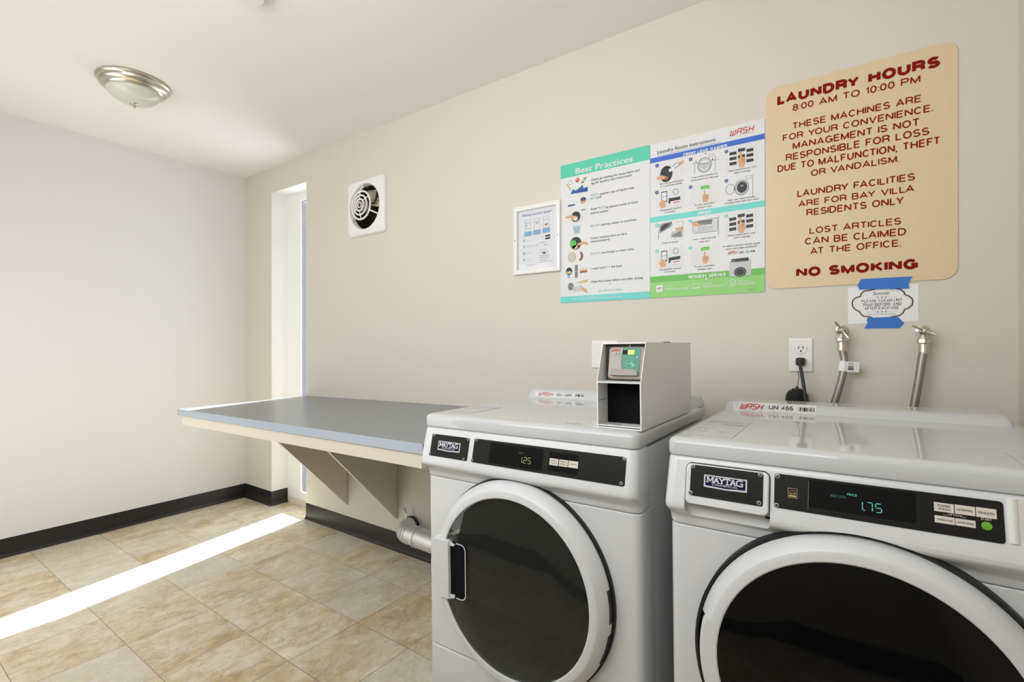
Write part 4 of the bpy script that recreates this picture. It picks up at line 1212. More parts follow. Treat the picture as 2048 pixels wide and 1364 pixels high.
def console_plane(t, seam, dz):
    a = Vector((0, -0.0210, seam+0.060)); b = Vector((0, -0.0010, 0.913+dz))
    return Plane(a, (1,0,0), b-a, matrix_of(t))

def rivet(parent, pl, u, v, w, r=0.0050):
    b = MB()
    b.lathe([(r, 0.0), (r, 0.0009), (r*0.8, 0.0020), (r*0.45, 0.0022), (r*0.40, 0.0012), (0, 0.0012)], pl.p(u, v, w), pl.n, M['rivet'], 16)
    b.disc(pl, u, v, r*0.38, w+0.0013, M['black'], 10)
    return b.build('screw', parent)

def panel(parent, name, pl, quad_px, th, m, r=0.006, w0=0.0):
    """rounded plate on the console face from its corners tl, tr, bl, br"""
    q = [pl.px(*p) for p in quad_px]
    u0 = (q[0][0]+q[2][0])/2; u1 = (q[1][0]+q[3][0])/2; v1 = (q[0][1]+q[1][1])/2; v0 = (q[2][1]+q[3][1])/2
    b = MB()
    b.prism([pl.p(u, v, w0+th) for u, v in rr(u0, v0, u1, v1, r, 4)], -pl.n*(th+0.0005), m)
    return b.build(name, parent), (u0, v0, u1, v1)

SERIF = {
 'M': ([[(0.12,0),(0.12,1)],[(0.12,1),(0.5,0.25)],[(0.5,0.25),(0.88,1)],[(0.88,1),(0.88,0)]], [(0.12,0),(0.88,0),(0.12,1),(0.88,1)]),
 'A': ([[(0.08,0),(0.5,1)],[(0.5,1),(0.92,0)],[(0.25,0.35),(0.75,0.35)]], [(0.08,0),(0.92,0)]),
 'Y': ([[(0.08,1),(0.5,0.45)],[(0.92,1),(0.5,0.45)],[(0.5,0.45),(0.5,0)]], [(0.08,1),(0.92,1),(0.5,0)]),
 'T': ([[(0.02,0.95),(0.98,0.95)],[(0.5,1),(0.5,0)],[(0.05,0.95),(0.05,0.72)],[(0.95,0.95),(0.95,0.72)]], [(0.5,0)]),
 'G': ([[(0.95,0.85),(0.7,0.97),(0.4,0.97),(0.15,0.75),(0.10,0.45),(0.2,0.15),(0.5,0.03),(0.8,0.05),(0.9,0.15)],[(0.9,0.0),(0.9,0.45)],[(0.6,0.45),(1.0,0.45)]], []),
}
def emblem(parent, pl, quad_px, w):
    q = [pl.px(*p) for p in quad_px]
    u0 = (q[0][0]+q[2][0])/2; u1 = (q[1][0]+q[3][0])/2; v1 = (q[0][1]+q[1][1])/2; v0 = (q[2][1]+q[3][1])/2
    W, H = u1-u0, v1-v0
    b = MB(); S, Nn = M['badge_silver'], M['badge_navy']
    P = lambda x, y: (u0 + x*W, v0 + y*H)
    outer = [P(0,0), P(0.3,-0.03), P(0.5,-0.06), P(0.7,-0.03), P(1,0), P(1,1), P(0,1)]
    b.prism([pl.p(*p, w+0.0008) for p in outer], -pl.n*0.0010, S)
    b.fill(pl, [P(0.035,0.14), P(0.3,0.10), P(0.5,0.06), P(0.7,0.10), P(0.965,0.14), P(0.965,0.91), P(0.035,0.91)], w+0.0011, Nn)
    x = 0.070; lw = 0.1435
    for ch in 'MAYTAG':
        ww = lw*1.16 if ch in 'MG' else lw*0.94
        st, sf = SERIF[ch]
        for g in st:
            heavy = 0.030
            b.line(pl, [P(x + gx*ww, 0.40 + gy*0.46) for gx, gy in g], heavy*W, w+0.0014+len(b.f)*1e-5, S, False, 0.00001)
        for gx, gy in sf:
            yy = 0.40 + gy*0.46 + (0.02 if gy == 0 else -0.02)
            b.line(pl, [P(x + gx*ww - 0.034, yy), P(x + gx*ww + 0.034, yy)], 0.055*H, w+0.0014+len(b.f)*1e-5, S)
        x += ww*0.96
    a = P(0.20, 0.19); c = P(0.80, 0.19)
    b.letters(pl, 'COMMERCIAL', a, c, 0.16*H, w+0.0014, S, 0.17)
    return b.build('emblem', parent, smooth=False)

def door(t, cz, glass, inner, gf, pull=None, go=0.2797):
    d = MB()
    E = M['plastic']
    # white ring, outer bevel, flat face and inner lip
    PA = [(0.268,0.004),(0.2715,0.002),(0.2725,-0.004),(0.2720,-0.011),(0.2620,-0.0270),(0.2520,-0.0375),(0.2495,-0.0388),(0.240,-0.0396),(0.2335,-0.0400),(0.2310,-0.0385),(0.2305,-0.028),(0.2305,0.004)]
    PB = [(0.246,0.004),(0.247,0.001),(0.247,-0.006),(0.248,-0.020),(0.2640,-0.0230),(0.2650,-0.0330),(0.2590,-0.0380),(0.240,-0.0396),(0.2335,-0.0400),(0.2310,-0.0385),(0.2305,-0.028),(0.2305,0.004)]
    angs = []
    if pull:
        a0, a1 = pull
        angs = [(a0 + (a1-a0)*i/28, PB) for i in range(29)] + [(a1 + (a0+360-a1)*i/96, PA) for i in range(97)]
    else:
        angs = [(360*i/112, PA) for i in range(112)]
    angs.append(angs[0])
    d.loft([[(r*math.cos(math.radians(a)), y, cz + r*math.sin(math.radians(a))) for r, y in P] for a, P in angs], E, False, False)
    dr = d.build('door', t, sharp=28)
    g = MB()
    if inner:
        g.lathe([(0.2303,-0.0300),(0.2303,-0.0365),(0.226,-0.0378),(0.150,-0.0398),(0.0,-0.0408)], (0, 0.0, cz), (0, 1, 0), glass, 96)
    else:
        g.lathe([(0.2303,-0.0200),(0.2303,-0.0365),(0.226,-0.0378),(0.150,-0.0398),(0.0,-0.0408)], (0, 0.0, cz), (0, 1, 0), glass, 96)
    g.build('door_glass', dr)
    if inner:
        i = MB()
        i.lathe([(0.2300,-0.0285),(0.206,-0.0280),(0.196,-0.0215),(0.176,-0.0100),(0.168,-0.0040),(0.160,-0.0020),(0.0,-0.0010)], (0, 0.0, cz), (0, 1, 0), M['drum'], 80)
        i.build('inner_bowl', dr)
    k = MB()
    k.ring_lathe([(0.225,0.0135),(go,0.0135),(go,gf),(0.2738,gf),(0.2732,0.0050),(0.225,0.0050)], (0, 0.0, cz), (0,1,0), M['gasket'], 96)
    k.build('door_gasket', t)
    return dr

def digit(prev):
    if prev is not None: prev.build('digit', dsp, smooth=False)
    return MB()

# ------------------------------------------------------------------ dryer
DZ_D, CZ_D = 0.0005, 0.532
dry, dcons, dzl, dseam = machine('dryer', 'white front loading dryer with smoky glass door beside the table', 'dryer', 3.084, 0.80, DZ_D, CZ_D, 0.640, 'laundry machines')
# the dryer console is cut by the round door gasket
boolean_cut(dcons, MB().lathe([(0.2772, -0.05), (0.2772, 0.2)], (0, 0, CZ_D), (0, 1, 0), M['gasket'], 96))
ddoor = door(dry, CZ_D, M['smoke_glass'], True, 0.003, None, 0.2768)
bg, BGD = backguard(dry, dzl, -0.330, 0.336, 0.560, 0.640, 0.050, 0.0335)
CPD = console_plane(dry, dseam, DZ_D)
zd = lambda x, y: (840 + x/4.452, 760 + y/4.452)
pb, q_ = panel(dry, 'badge_plate', CPD, [zd(122,478), zd(455,520), zd(80,668), zd(408,722)], 0.0012, M['black'], 0.004)
for p in ((133,492),(433,530),(92,657),(391,706)): rivet(pb, CPD, *CPD.px(*zd(*p)), 0.0012, 0.0045)
emblem(pb, CPD, [zd(173,540), zd(367,565), zd(158,620), zd(352,648)], 0.0012)
pc_, q_ = panel(dry, 'control_panel', CPD, [zd(497,522), zd(1847,688), zd(452,735), zd(1815,945)], 0.0012, M['black'], 0.005)
for p in ((508,537),(1822,705),(467,715),(1793,921)): rivet(pc_, CPD, *CPD.px(*zd(*p)), 0.0012, 0.0045)
dsp, qd = panel(dry, 'display', CPD, [zd(640,556), zd(1107,620), zd(605,735), zd(1080,812)], 0.0016, M['black2'], 0.003)
A = CPD.px(*zd(895,738)); ht = (CPD.px(*zd(895,682))[1] - A[1]); B = CPD.px(*zd(985,738))
w_ = (B[0]-A[0])
dg_ = None; base = CPD.px(*zd(905,735))
dg_ = digit(dg_); seven(dg_, CPD, 'l', (base[0]+w_*0.02, base[1]), w_*0.26, ht*0.92, 0.0014, 0.0019, M['seg_green'], 0.0)
dg_ = digit(dg_); seven(dg_, CPD, '2', (base[0]+w_*0.20, base[1]-0.0004), w_*0.28, ht*0.92, 0.0014, 0.0019, M['seg_green'], 0.0)
dg_ = digit(dg_); seven(dg_, CPD, '5', (base[0]+w_*0.62, base[1]-0.0004), w_*0.28, ht*0.92, 0.0014, 0.0019, M['seg_green'], 0.0)
dg_ = digit(dg_); dg_.disc(CPD, base[0]+w_*0.10, base[1]+0.0004, 0.0011, 0.0019, M['seg_green'], 8)
dg_.build('digit', dsp, smooth=False); dg_ = MB(); A = CPD.px(*zd(882,653)); B = CPD.px(*zd(923,658)); dg_.text(CPD, 'PRICE', (A[0], A[1]), (B[0], A[1]), 0.0030, 0.0019, M['seg_dim'])
dg_.build('display_lettering', dsp, smooth=False)
kp, qk = panel(dry, 'key_panel', CPD, [zd(1163,636), zd(1428,672), zd(1132,805), zd(1398,845)], 0.0016, M['black2'], 0.004)
for n, (x0, x1, tx) in enumerate(((1160,1237,('WHITES','& COLORS')),(1245,1322,('PERM','PRESS')),(1328,1413,('DELICATES',)))):
    b = MB(); a0 = CPD.px(*zd(x0, 695+(x0-1160)*0.135)); a1 = CPD.px(*zd(x1, 695+(x1-1160)*0.135)); c0 = CPD.px(*zd(x0-2, 755+(x0-1160)*0.135))
    b.prism([CPD.p(u, v, 0.0022) for u, v in ((a0[0], c0[1]), (a1[0], c0[1]), (a1[0], a0[1]), (a0[0], a0[1]))], -CPD.n*0.0008, M['keycap'])
    H = a0[1]-c0[1]; W = a1[0]-a0[0]
    for i, s_ in enumerate(tx):
        v = c0[1] + H*((0.56, 0.20)[i] if len(tx) == 2 else 0.40)
        b.text(CPD, s_, (a0[0]+W*0.14, v), (a1[0]-W*0.14, v), H*0.22, 0.0024, M['ink'])
    b.build('button', kp, smooth=False)
# handle and finger well on the door (nine o'clock)
HP = Plane((0, -0.0392, CZ_D), (1,0,0), (0,0,1), matrix_of(dry))
hb = MB()
well = rr(-0.232, -0.072, -0.142, 0.080, 0.016, 5)
hb.prism([HP.p(u, v, 0.0022) for u, v in well], (0, 0.0040, 0), M['hollow'])
wr_ = [(u, v) for u, v in well if u > -0.170]
hb.line(HP, [(-0.176, -0.072)] + wr_[len(wr_)//2:] + wr_[:len(wr_)//2] + [(-0.176, 0.080)], 0.0030, 0.0026, M['plastic'])
hb.build('finger_well', ddoor)
hd = MB()
arc = [(-0.2690*math.cos(a), 0.2690*math.sin(a)) for a in [math.radians(-17 + 35*i/10) for i in range(11)]]
flat_ = arc + [(-0.197, 0.0835), (-0.197, 0.030), (-0.196, -0.030), (-0.197, -0.0790)]
hd.loft([[HP.p(u, v, w) for u, v in flat_] for w in (-0.022, 0.006)] + [[HP.p(u + (0.0045 if u < -0.21 else -0.002), v*0.985, 0.0105) for u, v in flat_]], M['plastic'])
hd.build('handle', ddoor, sharp=40)
for q4_ in (((-0.198,-0.078),(-0.180,-0.072),(-0.180,-0.064),(-0.198,-0.066)), ((-0.198,0.082),(-0.178,0.076),(-0.184,0.071),(-0.198,0.072))):
    MB().prism([HP.p(u, v, 0.006) for u, v in q4_], (0, 0.006, 0), M['plastic']).build('handle_return', ddoor)
for a0 in (8, -14):
    hh_ = MB()
    rg = []
    for i in range(5):
        a = math.radians(a0 - 8 + 4*i - 4)
        rg.append([( r*math.cos(a), y, CZ_D + r*math.sin(a)) for r, y in ((0.266,-0.0145),(0.2728,-0.0125),(0.2730,0.002),(0.266,0.002))])
    hh_.loft(rg, M['gasket']); hh_.build('hinge', ddoor)

def id_label(t, pl, zf, wash_a, wash_b, cap, num, na, nb, bar, small, body):
    b = MB()
    A = pl.px(*zf(*wash_a)); B = pl.px(*zf(*wash_b)); h = abs(pl.px(*zf(wash_a[0], wash_a[1]-cap))[1] - A[1])
    q = [pl.px(*zf(*p)) for p in body]
    b.prism([pl.p(*p, 0.0004) for p in q], -pl.n*0.0006, M['white'])
    wash_logo(b, pl, A, (B[0]-h*0.3, A[1]), h, 0.0007, M['red'], M['grey2'])
    A2 = pl.px(*zf(*na)); B2 = pl.px(*zf(*nb))
    b.letters(pl, num, (A2[0], A2[1]), (B2[0], A2[1]), h*0.86, 0.0007, M['ink'], 0.15)
    p0 = pl.px(*zf(*bar[0])); p1 = pl.px(*zf(*bar[1]))
    barcode(b, pl, p0[0], p0[1], p1[0], p1[1], 0.0007, M['ink'], 16)
    for a_, b_ in small:
        p0 = pl.px(*zf(*a_)); p1 = pl.px(*zf(*b_)); b.line(pl, [(p0[0], p0[1]), (p1[0], p0[1])], 0.0005, 0.0007, M['grey'])
    return b.build('id_label', t, smooth=False)
id_label(dry, BGD, zd, (1053,135), (1190,135), 28, 'IGU 089', (1213,143), (1348,148), ((1376,150),(1465,131)),
         [((1035,103),(1052,103)), ((1285,108),(1305,108)), ((1378,122),(1466,122)), ((1213,156),(1450,158))],
         [(1030,97),(1480,128),(1462,168),(1195,160),(1020,142)])
def top_label(t, pl, uv, rows):
    b = MB()
    b.prism([pl.p(*p, 0.0003) for p in uv], -pl.n*0.0005, M['sticker'])
    for (u0, v0, u1, v1, c) in rows: b.rect(pl, u0, v0, u1, v1, 0.0005, M[c])
    return b.build('care_label', t, smooth=False)
LDD = Plane((0, 0, dzl+0.0005), (1,0,0), (0,1,0), matrix_of(dry))
top_label(dry, LDD, [(-0.318,0.06),(-0.215,0.06),(-0.215,0.24),(-0.318,0.24)],
          [(-0.310,0.205,-0.222,0.230,'grey2'),(-0.310,0.180,-0.250,0.186,'grey2'),(-0.310,0.160,-0.230,0.165,'grey2'),(-0.310,0.135,-0.262,0.142,'grey2'),(-0.310,0.105,-0.270,0.112,'grey2'),(-0.300,0.080,-0.240,0.088,'grey2')])
wear = MB()
for a_, b_ in ((( 0.120,0.052),(0.150,0.050)), ((0.128,0.060),(0.162,0.066)), ((0.150,0.046),(0.170,0.058))):
    wear.line(LDD, [a_, b_], 0.003, 0.0003, M['grey2'])
wear.build('scuff', dry, smooth=False)
# panel gap on the cabinet side
# ------------------------------------------------------------------ washer
DZ_W, CZ_W = 0.0095, 0.553
wsh, wcons, wzl, wseam = machine('washer', 'white front loading washer with black glass door beside the dryer', 'washer', 3.824, 0.60, DZ_W, CZ_W, 0.690, 'laundry machines')
boolean_cut(wcons, MB().lathe([(0.2800, -0.05), (0.2800, 0.2)], (0, 0, CZ_W), (0, 1, 0), M['gasket'], 96))
CPW = console_plane(wsh, wseam, DZ_W)
za = lambda x, y: (1340 + x/4.4, 790 + y/4.4)
zb_ = lambda x, y: (1650 + x/4.548, 800 + y/4.548)
# detergent drawer in its recess
q = [CPW.px(*za(*p)) for p in ((160,590),(880,690),(130,950),(862,1062))]
du0, du1 = (q[0][0]+q[2][0])/2, (q[1][0]+q[3][0])/2; dv1, dv0 = (q[0][1]+q[1][1])/2, (q[2][1]+q[3][1])/2
cut = MB()
cut.prism([CPW.p(u, v, 0.03) for u, v in rr(du0-0.0025, dv0-0.026, du1+0.0025, dv1+0.0022, 0.013, 5)], -CPW.n*0.058, M['plastic'])
boolean_cut(wcons, cut)
drw = MB()
drw.loft([[CPW.p(u, v, w) for u, v in rr(du0+i, dv0+i*0.5, du1-i, dv1-i, 0.010, 5)] for w, i in ((-0.020, 0.0), (0.0035, 0.0), (0.0055, 0.0008), (0.0065, 0.003))], M['plastic'])
dw = drw.build('detergent_drawer', wsh, sharp=30)
MB().prism([CPW.p(u, v, -0.012) for u, v in ((du1-0.006, dv0-0.005), (du1+0.002, dv0-0.005), (du1+0.002, dv0-0.001), (du1-0.006, dv0-0.001))], CPW.n*0.010, M['hollow']).build('latch', wsh)
wb_, q_ = panel(wsh, 'badge_plate', CPW, [za(203,612), za(832,690), za(172,882), za(815,978)], 0.0012, M['black'], 0.004, 0.0063)
WB = 0.0075
for p in ((213,628),(800,703),(190,858),(788,950)): rivet(wb_, CPW, *CPW.px(*za(*p)), WB, 0.0046)
emblem(wb_, CPW, [za(312,700), za(688,748), za(302,806), za(680,860)], WB)
pc_, q_ = panel(wsh, 'control_panel', CPW, [za(925,697), zb_(1615,915), za(912,993), zb_(1645,1305)], 0.0012, M['black'], 0.005)
for p in ((948,715),(938,968)): rivet(pc_, CPW, *CPW.px(*za(*p)), 0.0012, 0.0046)
es = MB(); A = CPW.px(*za(1040,900)); B = CPW.px(*za(1118,828))
es.line(CPW, [A, (B[0],A[1]), B, (A[0],B[1])], 0.0006, 0.0015, M['gold'], True)
hE = B[1]-A[1]; wE = B[0]-A[0]
es.line(CPW, [(A[0]+wE*0.12, A[1]+hE*0.45), (A[0]+wE*0.35, A[1]+hE*0.8), (A[0]+wE*0.7, A[1]+hE*0.75), (A[0]+wE*0.85, A[1]+hE*0.5)], 0.0005, 0.0015, M['gold'])
es.rect(CPW, A[0]+wE*0.1, A[1]+hE*0.12, A[0]+wE*0.9, A[1]+hE*0.28, 0.0015, M['gold'])
es.line(CPW, [(A[0]+wE*0.15, A[1]+hE*0.42), (A[0]+wE*0.55, A[1]+hE*0.42)], 0.0012, 0.0015, M['gold']); es.circle(CPW, A[0]+wE*0.72, A[1]+hE*0.46, 0.0016, 0.0005, 0.0015, M['gold'], 12)
es.build('efficiency_mark', pc_, smooth=False)
dsp, qd = panel(wsh, 'display', CPW, [za(1228,742), zb_(835,850), za(1212,1012), zb_(820,1090)], 0.0015, M['black2'], 0.002)
dg_ = MB()
dg_.line(CPW, [CPW.px(*za(1222,755)), CPW.px(*za(1214,1008))], 0.0007, 0.0018, M['grey'])
dg_.build('display_edge', dsp, smooth=False); dg_ = None
A = CPW.px(*zb_(330,1005)); B = CPW.px(*zb_(520,1025)); T_ = CPW.px(*zb_(345,930))
ht = (T_[1]-A[1])*1.0; w_ = B[0]-A[0]; v0 = (A[1]+B[1])/2
dg_ = digit(dg_); seven(dg_, CPW, 'l', (A[0]+w_*0.06, v0), w_*0.25, ht, 0.0014, 0.0019, M['seg_teal'])
dg_ = digit(dg_); dg_.disc(CPW, A[0]+w_*0.14, v0+0.0004, 0.0011, 0.0019, M['seg_teal'], 8)
dg_ = digit(dg_); seven(dg_, CPW, '7', (A[0]+w_*0.29, v0), w_*0.25, ht, 0.0014, 0.0019, M['seg_teal'])
dg_ = digit(dg_); seven(dg_, CPW, '5', (A[0]+w_*0.70, v0), w_*0.27, ht, 0.0014, 0.0019, M['seg_teal'])
dg_.build('digit', dsp, smooth=False); dg_ = MB(); A = CPW.px(*zb_(50,882)); B = CPW.px(*zb_(190,890)); dg_.text(CPW, 'SELECT CYCLE', (A[0],(A[1]+B[1])/2), (B[0],(A[1]+B[1])/2), 0.0038, 0.0019, M['seg_teal_dim'])
dg_.build('display_lettering', dsp, smooth=False); dg_ = MB(); A = CPW.px(*zb_(203,868)); B = CPW.px(*zb_(290,878)); dg_.text(CPW, 'PRICE', (A[0],(A[1]+B[1])/2), (B[0],(A[1]+B[1])/2), 0.0038, 0.0019, M['seg_teal'])
dg_.build('display_lettering', dsp, smooth=False)
def wkey(tl_, tr_, bl_, lines):
    b = MB(); a = CPW.px(*zb_(*tl_)); c = CPW.px(*zb_(*tr_)); d = CPW.px(*zb_(*bl_)); v1 = (a[1]+c[1])/2; H = a[1]-d[1]; v0 = v1-H
    b.prism([CPW.p(u, v, 0.0022) for u, v in ((a[0], v0), (c[0], v0), (c[0], v1), (a[0], v1))], -CPW.n*0.0012, M['keycap'])
    W = c[0]-a[0]
    for i, s_ in enumerate(lines):
        v = v0 + H*((0.56, 0.20)[i] if len(lines) == 2 else 0.36); ins_ = 0.18 if len(lines) == 2 else 0.10
        b.text(CPW, s_, (a[0]+W*ins_, v), (c[0]-W*ins_, v), H*0.24, 0.0024, M['ink'], 0.01)
    return b.build('button', pc_, smooth=False)
wkey((988,927),(1168,948),(992,1008),('POWER','WASH')); wkey((1176,949),(1360,972),(1178,1032),('NORMAL',)); wkey((1368,972),(1555,995),(1372,1060),('DELICATES',))
wkey((995,1047),(1177,1070),(998,1112),('TEMPERATURE',)); wkey((1183,1075),(1366,1098),(1187,1140),('EXTRA RINSE',))
sb = MB(); u, v = CPW.px(*zb_(1470,1146)); r_ = abs(CPW.px(*zb_(1521,1146))[0]-u)
sb.lathe([(r_,0.0),(r_,0.0010),(r_*0.92,0.0016),(0,0.0017)], CPW.p(u, v, 0.0012), CPW.n, M['startgreen'], 32)
sb.build('start_button', pc_)
kt = MB(); A = CPW.px(*zb_(1418,1090)); B = CPW.px(*zb_(1515,1102)); kt.text(CPW, 'START', (A[0],(A[1]+B[1])/2), (B[0],(A[1]+B[1])/2), 0.0036, 0.0015, M['keycap'], 0.01)
A = CPW.px(*zb_(1120,1050)); B = CPW.px(*zb_(1250,1065)); kt.text(CPW, 'OPTIONS', (A[0],(A[1]+B[1])/2), (B[0],(A[1]+B[1])/2), 0.0030, 0.0015, M['keycap'])
A = CPW.px(*zb_(1075,1045)); B = CPW.px(*zb_(1115,1050)); kt.line(CPW, [(A[0],(A[1]+B[1])/2), (B[0],(A[1]+B[1])/2)], 0.0005, 0.0015, M['keycap'])
A = CPW.px(*zb_(1255,1068)); B = CPW.px(*zb_(1280,1072)); kt.line(CPW, [(A[0],(A[1]+B[1])/2), (B[0],(A[1]+B[1])/2)], 0.0005, 0.0015, M['keycap'])
kt.build('key_lettering', pc_, smooth=False)
# upright ridge and cycle guide at the right end of the console
rg = MB(); u0, v1 = CPW.px(*zb_(1640,892)); u1, _ = CPW.px(*zb_(1752,905)); _, v0 = CPW.px(*zb_(1690,1305))
rg.loft([[CPW.p(u0 + (u1-u0)*k/8, v, 0.0035*math.sin(math.pi*k/8)) for k in range(9)] + [CPW.p(u1, v, -0.004), CPW.p(u0, v, -0.004)] for v in (v0, v1)], M['metalgrey'])
rg.build('console_ridge', wsh, sharp=60)
gp = MB(); a = CPW.px(*zb_(1765,903)); v0 = CPW.px(*zb_(1790,1260))[1]
gp.prism([CPW.p(u, v, 0.0012) for u, v in rr(a[0], v0, 0.325, a[1], 0.003)], -CPW.n*0.0016, M['keycap'])
for k in range(5): gp.line(CPW, [(a[0]+0.005, a[1]-0.008-0.010*k), (0.318, a[1]-0.008-0.010*k)], 0.0016, 0.0015, M['red' if k == 0 else 'grey'])
gp.build('cycle_guide', wsh, smooth=False)
wdoor = door(wsh, CZ_W, M['black_glass'], False, -0.012, (166, 236))
bg, BGW = backguard(wsh, wzl, -0.330, 0.310, 0.540, 0.690, 0.042, 0.0215)
id_label(wsh, BGW, za, (618,118), (832,118), 42, 'IJN 466', (870,128), (1083,136), ((1128,143),(1272,118)),
         [((562,76),(612,76)), ((960,86),(1015,86)), ((1125,103),(1270,103)), ((868,148),(1255,160)), ((868,158),(1248,170))],
         [(550,58),(1290,92),(1282,178),(560,146)])
LDW = Plane((0, 0, wzl+0.0005), (1,0,0), (0,1,0), matrix_of(wsh))
top_label(wsh, LDW, [(-0.322,0.05),(-0.215,0.05),(-0.215,0.30),(-0.322,0.30)],
          [(-0.315,0.255,-0.222,0.292,'grey2'),(-0.270,0.225,-0.222,0.232,'grey'),(-0.312,0.195,-0.285,0.201,'grey2'),(-0.270,0.190,-0.230,0.196,'grey2'),(-0.312,0.150,-0.285,0.158,'grey2'),(-0.312,0.105,-0.280,0.115,'grey2'),(-0.260,0.110,-0.235,0.118,'grey2')])
top_label(wsh, LDW, [(0.222,0.05),(0.318,0.05),(0.318,0.17),(0.222,0.17)],
          [(0.235,0.135,0.310,0.140,'grey2'),(0.235,0.110,0.310,0.115,'grey2'),(0.235,0.080,0.300,0.085,'grey2')])

# ================================================================== card reader box on the dryer
BX0, BX1, BYF, BYB, BZ0, BZM, BZ1 = 3.297, 3.409, -0.792, -0.366, 0.9636, 1.0775, 1.1705
cbx = thing('card_reader_box', 'grey steel payment box with card reader standing on the dryer', 'payment box', (BX0, BYF, BZ0), (0, -math.radians(0.80), 0))
BW, BD, H1, H2, SY = BX1-BX0, BYB-BYF, BZM-BZ0, BZ1-BZ0, 0.038
G = M['metalgrey']; th = 0.0018
hs = MB()
side = [(0,0),(BD,0),(BD,H2),(SY,H2),(0,H1)]
for x in (0, BW-th): hs.prism([(x, y, z) for y, z in side], (th,0,0), G)
hs.box((th, SY, H2-th), (BW-th, BD, H2), G); hs.box((th, 0, 0.004), (BW-th, BD, 0.004+th), G); hs.box((th, BD-th, 0.004), (BW-th, BD, H2-th), G)
hs.prism([(th, SY, H2), (th, SY-0.0016, H2-0.0030), (th, SY, H2-0.0036), (th, SY+0.002, H2-0.002)], (BW-2*th,0,0), G)
hs.box((th, 0.0, 0.0), (BW-th, 0.002, 0.009), G)
# folded front lips
for x in (th, BW-th-0.0015): hs.box((x, -0.0001, 0.004), (x+0.0015, 0.0018, H1), G)
hs.build('housing', cbx, sharp=20)
MB().box((th, -0.0004, H1-0.0045), (BW-th, 0.090, H1-0.0005), M['plastic']).build('shelf', cbx)
lc = MB(); lc.box((th+0.0005, 0.060, 0.007), (BW-th-0.0005, 0.064, H1-0.005), M['hollow'])
lc.build('back_panel', cbx)
MB().box((th+0.0004, 0.0025, 0.0975-0.032), (th+0.0010, 0.058, 0.0985-0.032), M['grey']).build('scratch', cbx)
for x, y in ((0.030, 0.032), (0.078, 0.20)): 
    MB().lathe([(0.003,0),(0.003,0.0012),(0,0.002)], (x, y+0.03, H2), (0,0,1), M['steel'], 12).build('screw', cbx)
MB().box((0.088, 0.24, H2), (0.094, 0.29, H2+0.0022), M['hollow']).build('key_tab', cbx)
for x, z, w in ((0.026, 0.008, 0.022),): MB().box((x, 0.030, 0.0062), (x+w, 0.034, 0.0068), M['grey']).build('slot', cbx)
# the reader, leaning back in the upper opening
ry0, ry1 = 0.0330, 0.0500
ra = Vector((0.0130, ry0, H1+0.0040)); rb_ = Vector((0.0130, ry1, H2-0.0095))
RP = Plane(ra, (1,0,0), rb_-ra, matrix_of(cbx))
RH_, RW_ = (rb_-ra).length, 0.0925
rd = MB()
rd.loft([[RP.p(u, v, w) for u, v in rr(i, i, RW_-i, RH_-i, 0.008, 5)] for w, i in ((-0.03, 0), (-0.003, 0), (0.0, 0.002))], M['reader'])
bkt = rd.build('reader', cbx, sharp=30)
mp_ = MB(); mp_.box((th, ry1+0.004, H1), (BW-th, ry1+0.008, H2-th), M['bracket_brown']); mp_.build('mounting_plate', cbx)
zr = lambda x, y: (1190 + x/13.64, 680 + y/13.64)
rf = MB(); RU = lambda x, y: RP.px(*zr(x, y))
u0, u1, v0, v1 = RU(415,300)[0], RU(1245,300)[0], RU(700,960)[1], RU(700,215)[1]
rf.prism([RP.p(u, v, 0.0018) for u, v in rr(u0, v0, u1, v1, 0.004, 4)], -RP.n*0.0025, M['reader_label'])
us, ub = RU(770,240)[0], RU(715,500)[0]; vt_, vb_ = v1-0.0005, RU(900,800)[1]
rf.fill(RP, [(us, vt_), ((us+ub)/2, RU(735,400)[1]), (ub, RU(715,520)[1]), ((us+ub)/2, RU(735,680)[1]), (us, vb_), (RU(1140,800)[0], vb_), (RU(1180,870)[0], RU(1180,870)[1]), (RU(1190,950)[0], v0+0.001), (u1-0.0005, v0+0.001), (u1-0.0005, vt_)], 0.0022, M['reader_teal'])
a = RU(462,318); b = RU(705,318); wash_logo(rf, RP, a, (b[0]-0.001, a[1]), RU(462,255)[1]-a[1], 0.0024, M['red'])
for x in (592, 680): rf.disc(RP, *RU(x, 376), 0.0015, 0.0024, M['black'], 12)
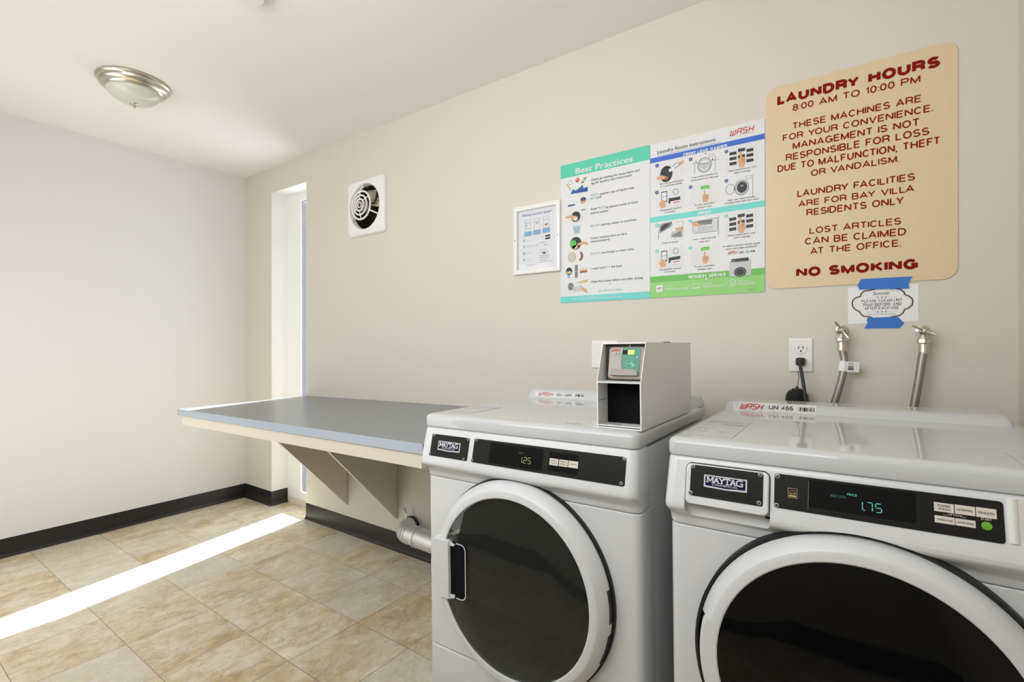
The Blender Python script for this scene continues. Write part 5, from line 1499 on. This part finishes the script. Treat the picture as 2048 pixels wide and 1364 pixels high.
for a_, b_ in (((480,424),(610,424)),((640,428),(700,428))): rf.line(RP, [RU(*a_), (RU(*b_)[0], RU(*a_)[1])], 0.0010, 0.0024, M['grey'])
a = RU(765,400); b = RU(1090,278)
rf.rect(RP, a[0], a[1], b[0], b[1], 0.0024, M['black2']); a2 = RU(900,400); rf.rect(RP, a2[0], a[1], b[0], b[1], 0.0026, M['seg_glow'])
for s_, x in (('0',930),('2',1010)):
    o_ = RU(x, 390); seven(rf, RP, s_, o_, RU(x+60,390)[0]-o_[0], RU(x,290)[1]-o_[1], 0.0012, 0.0030, M['seg_yellow'], 0.08)
rf.disc(RP, *RU(1160,475), 0.0011, 0.0026, M['led'], 10)
for st, a_, b_, h_ in (('TAP YOUR', (780,480), (1040,484), 34), ('PHONE OR CARD HERE', (740,528), (1130,530), 32)):
    p = RU(*a_); q = RU(*b_); rf.text(RP, st, p, (q[0], p[1]), RU(a_[0], a_[1]-h_)[1]-p[1], 0.0025, M['reader_pale'])
c_ = RU(945,655); rx = RU(1090,655)[0]-c_[0]; ry_ = RU(945,555)[1]-c_[1]
rf.line(RP, [(c_[0]+rx*math.cos(math.radians(k)), c_[1]+ry_*math.sin(math.radians(k))) for k in range(35, 330, 12)], 0.0010, 0.0025, M['reader_pale'])
for k, x in enumerate((860, 890, 920, 950)): 
    rf.line(RP, [RU(x,690-k*4), RU(x+12,655), RU(x,620+k*3)], 0.0012, 0.0025, M['reader_pale'])
rf.fill(RP, [RU(970,600), RU(1040,620), RU(1110,710), RU(1060,740), RU(1010,720), RU(990,670)], 0.0025, M['reader_pale'])
rf.build('faceplate', bkt, smooth=False)
lp_ = MB(); q0 = RU(470,800); 
lip = [RU(470,975), RU(470,800), RU(1080,806), RU(1140,830), RU(1175,890), RU(1185,990), RU(900,985)]
lp_.loft([[RP.p(u, v, w) for u, v in lip] for w in (0.0, 0.0090)], M['reader'])
lp_.build('card_slot', bkt, bevel=0.0012)
for p in ((945,158),(945,1025)):
    b = MB(); b.lathe([(0.0028,0),(0.0028,0.001),(0,0.0022)], RP.p(*RU(*p), -0.002), RP.n, M['chrome'], 12); b.build('screw', bkt)
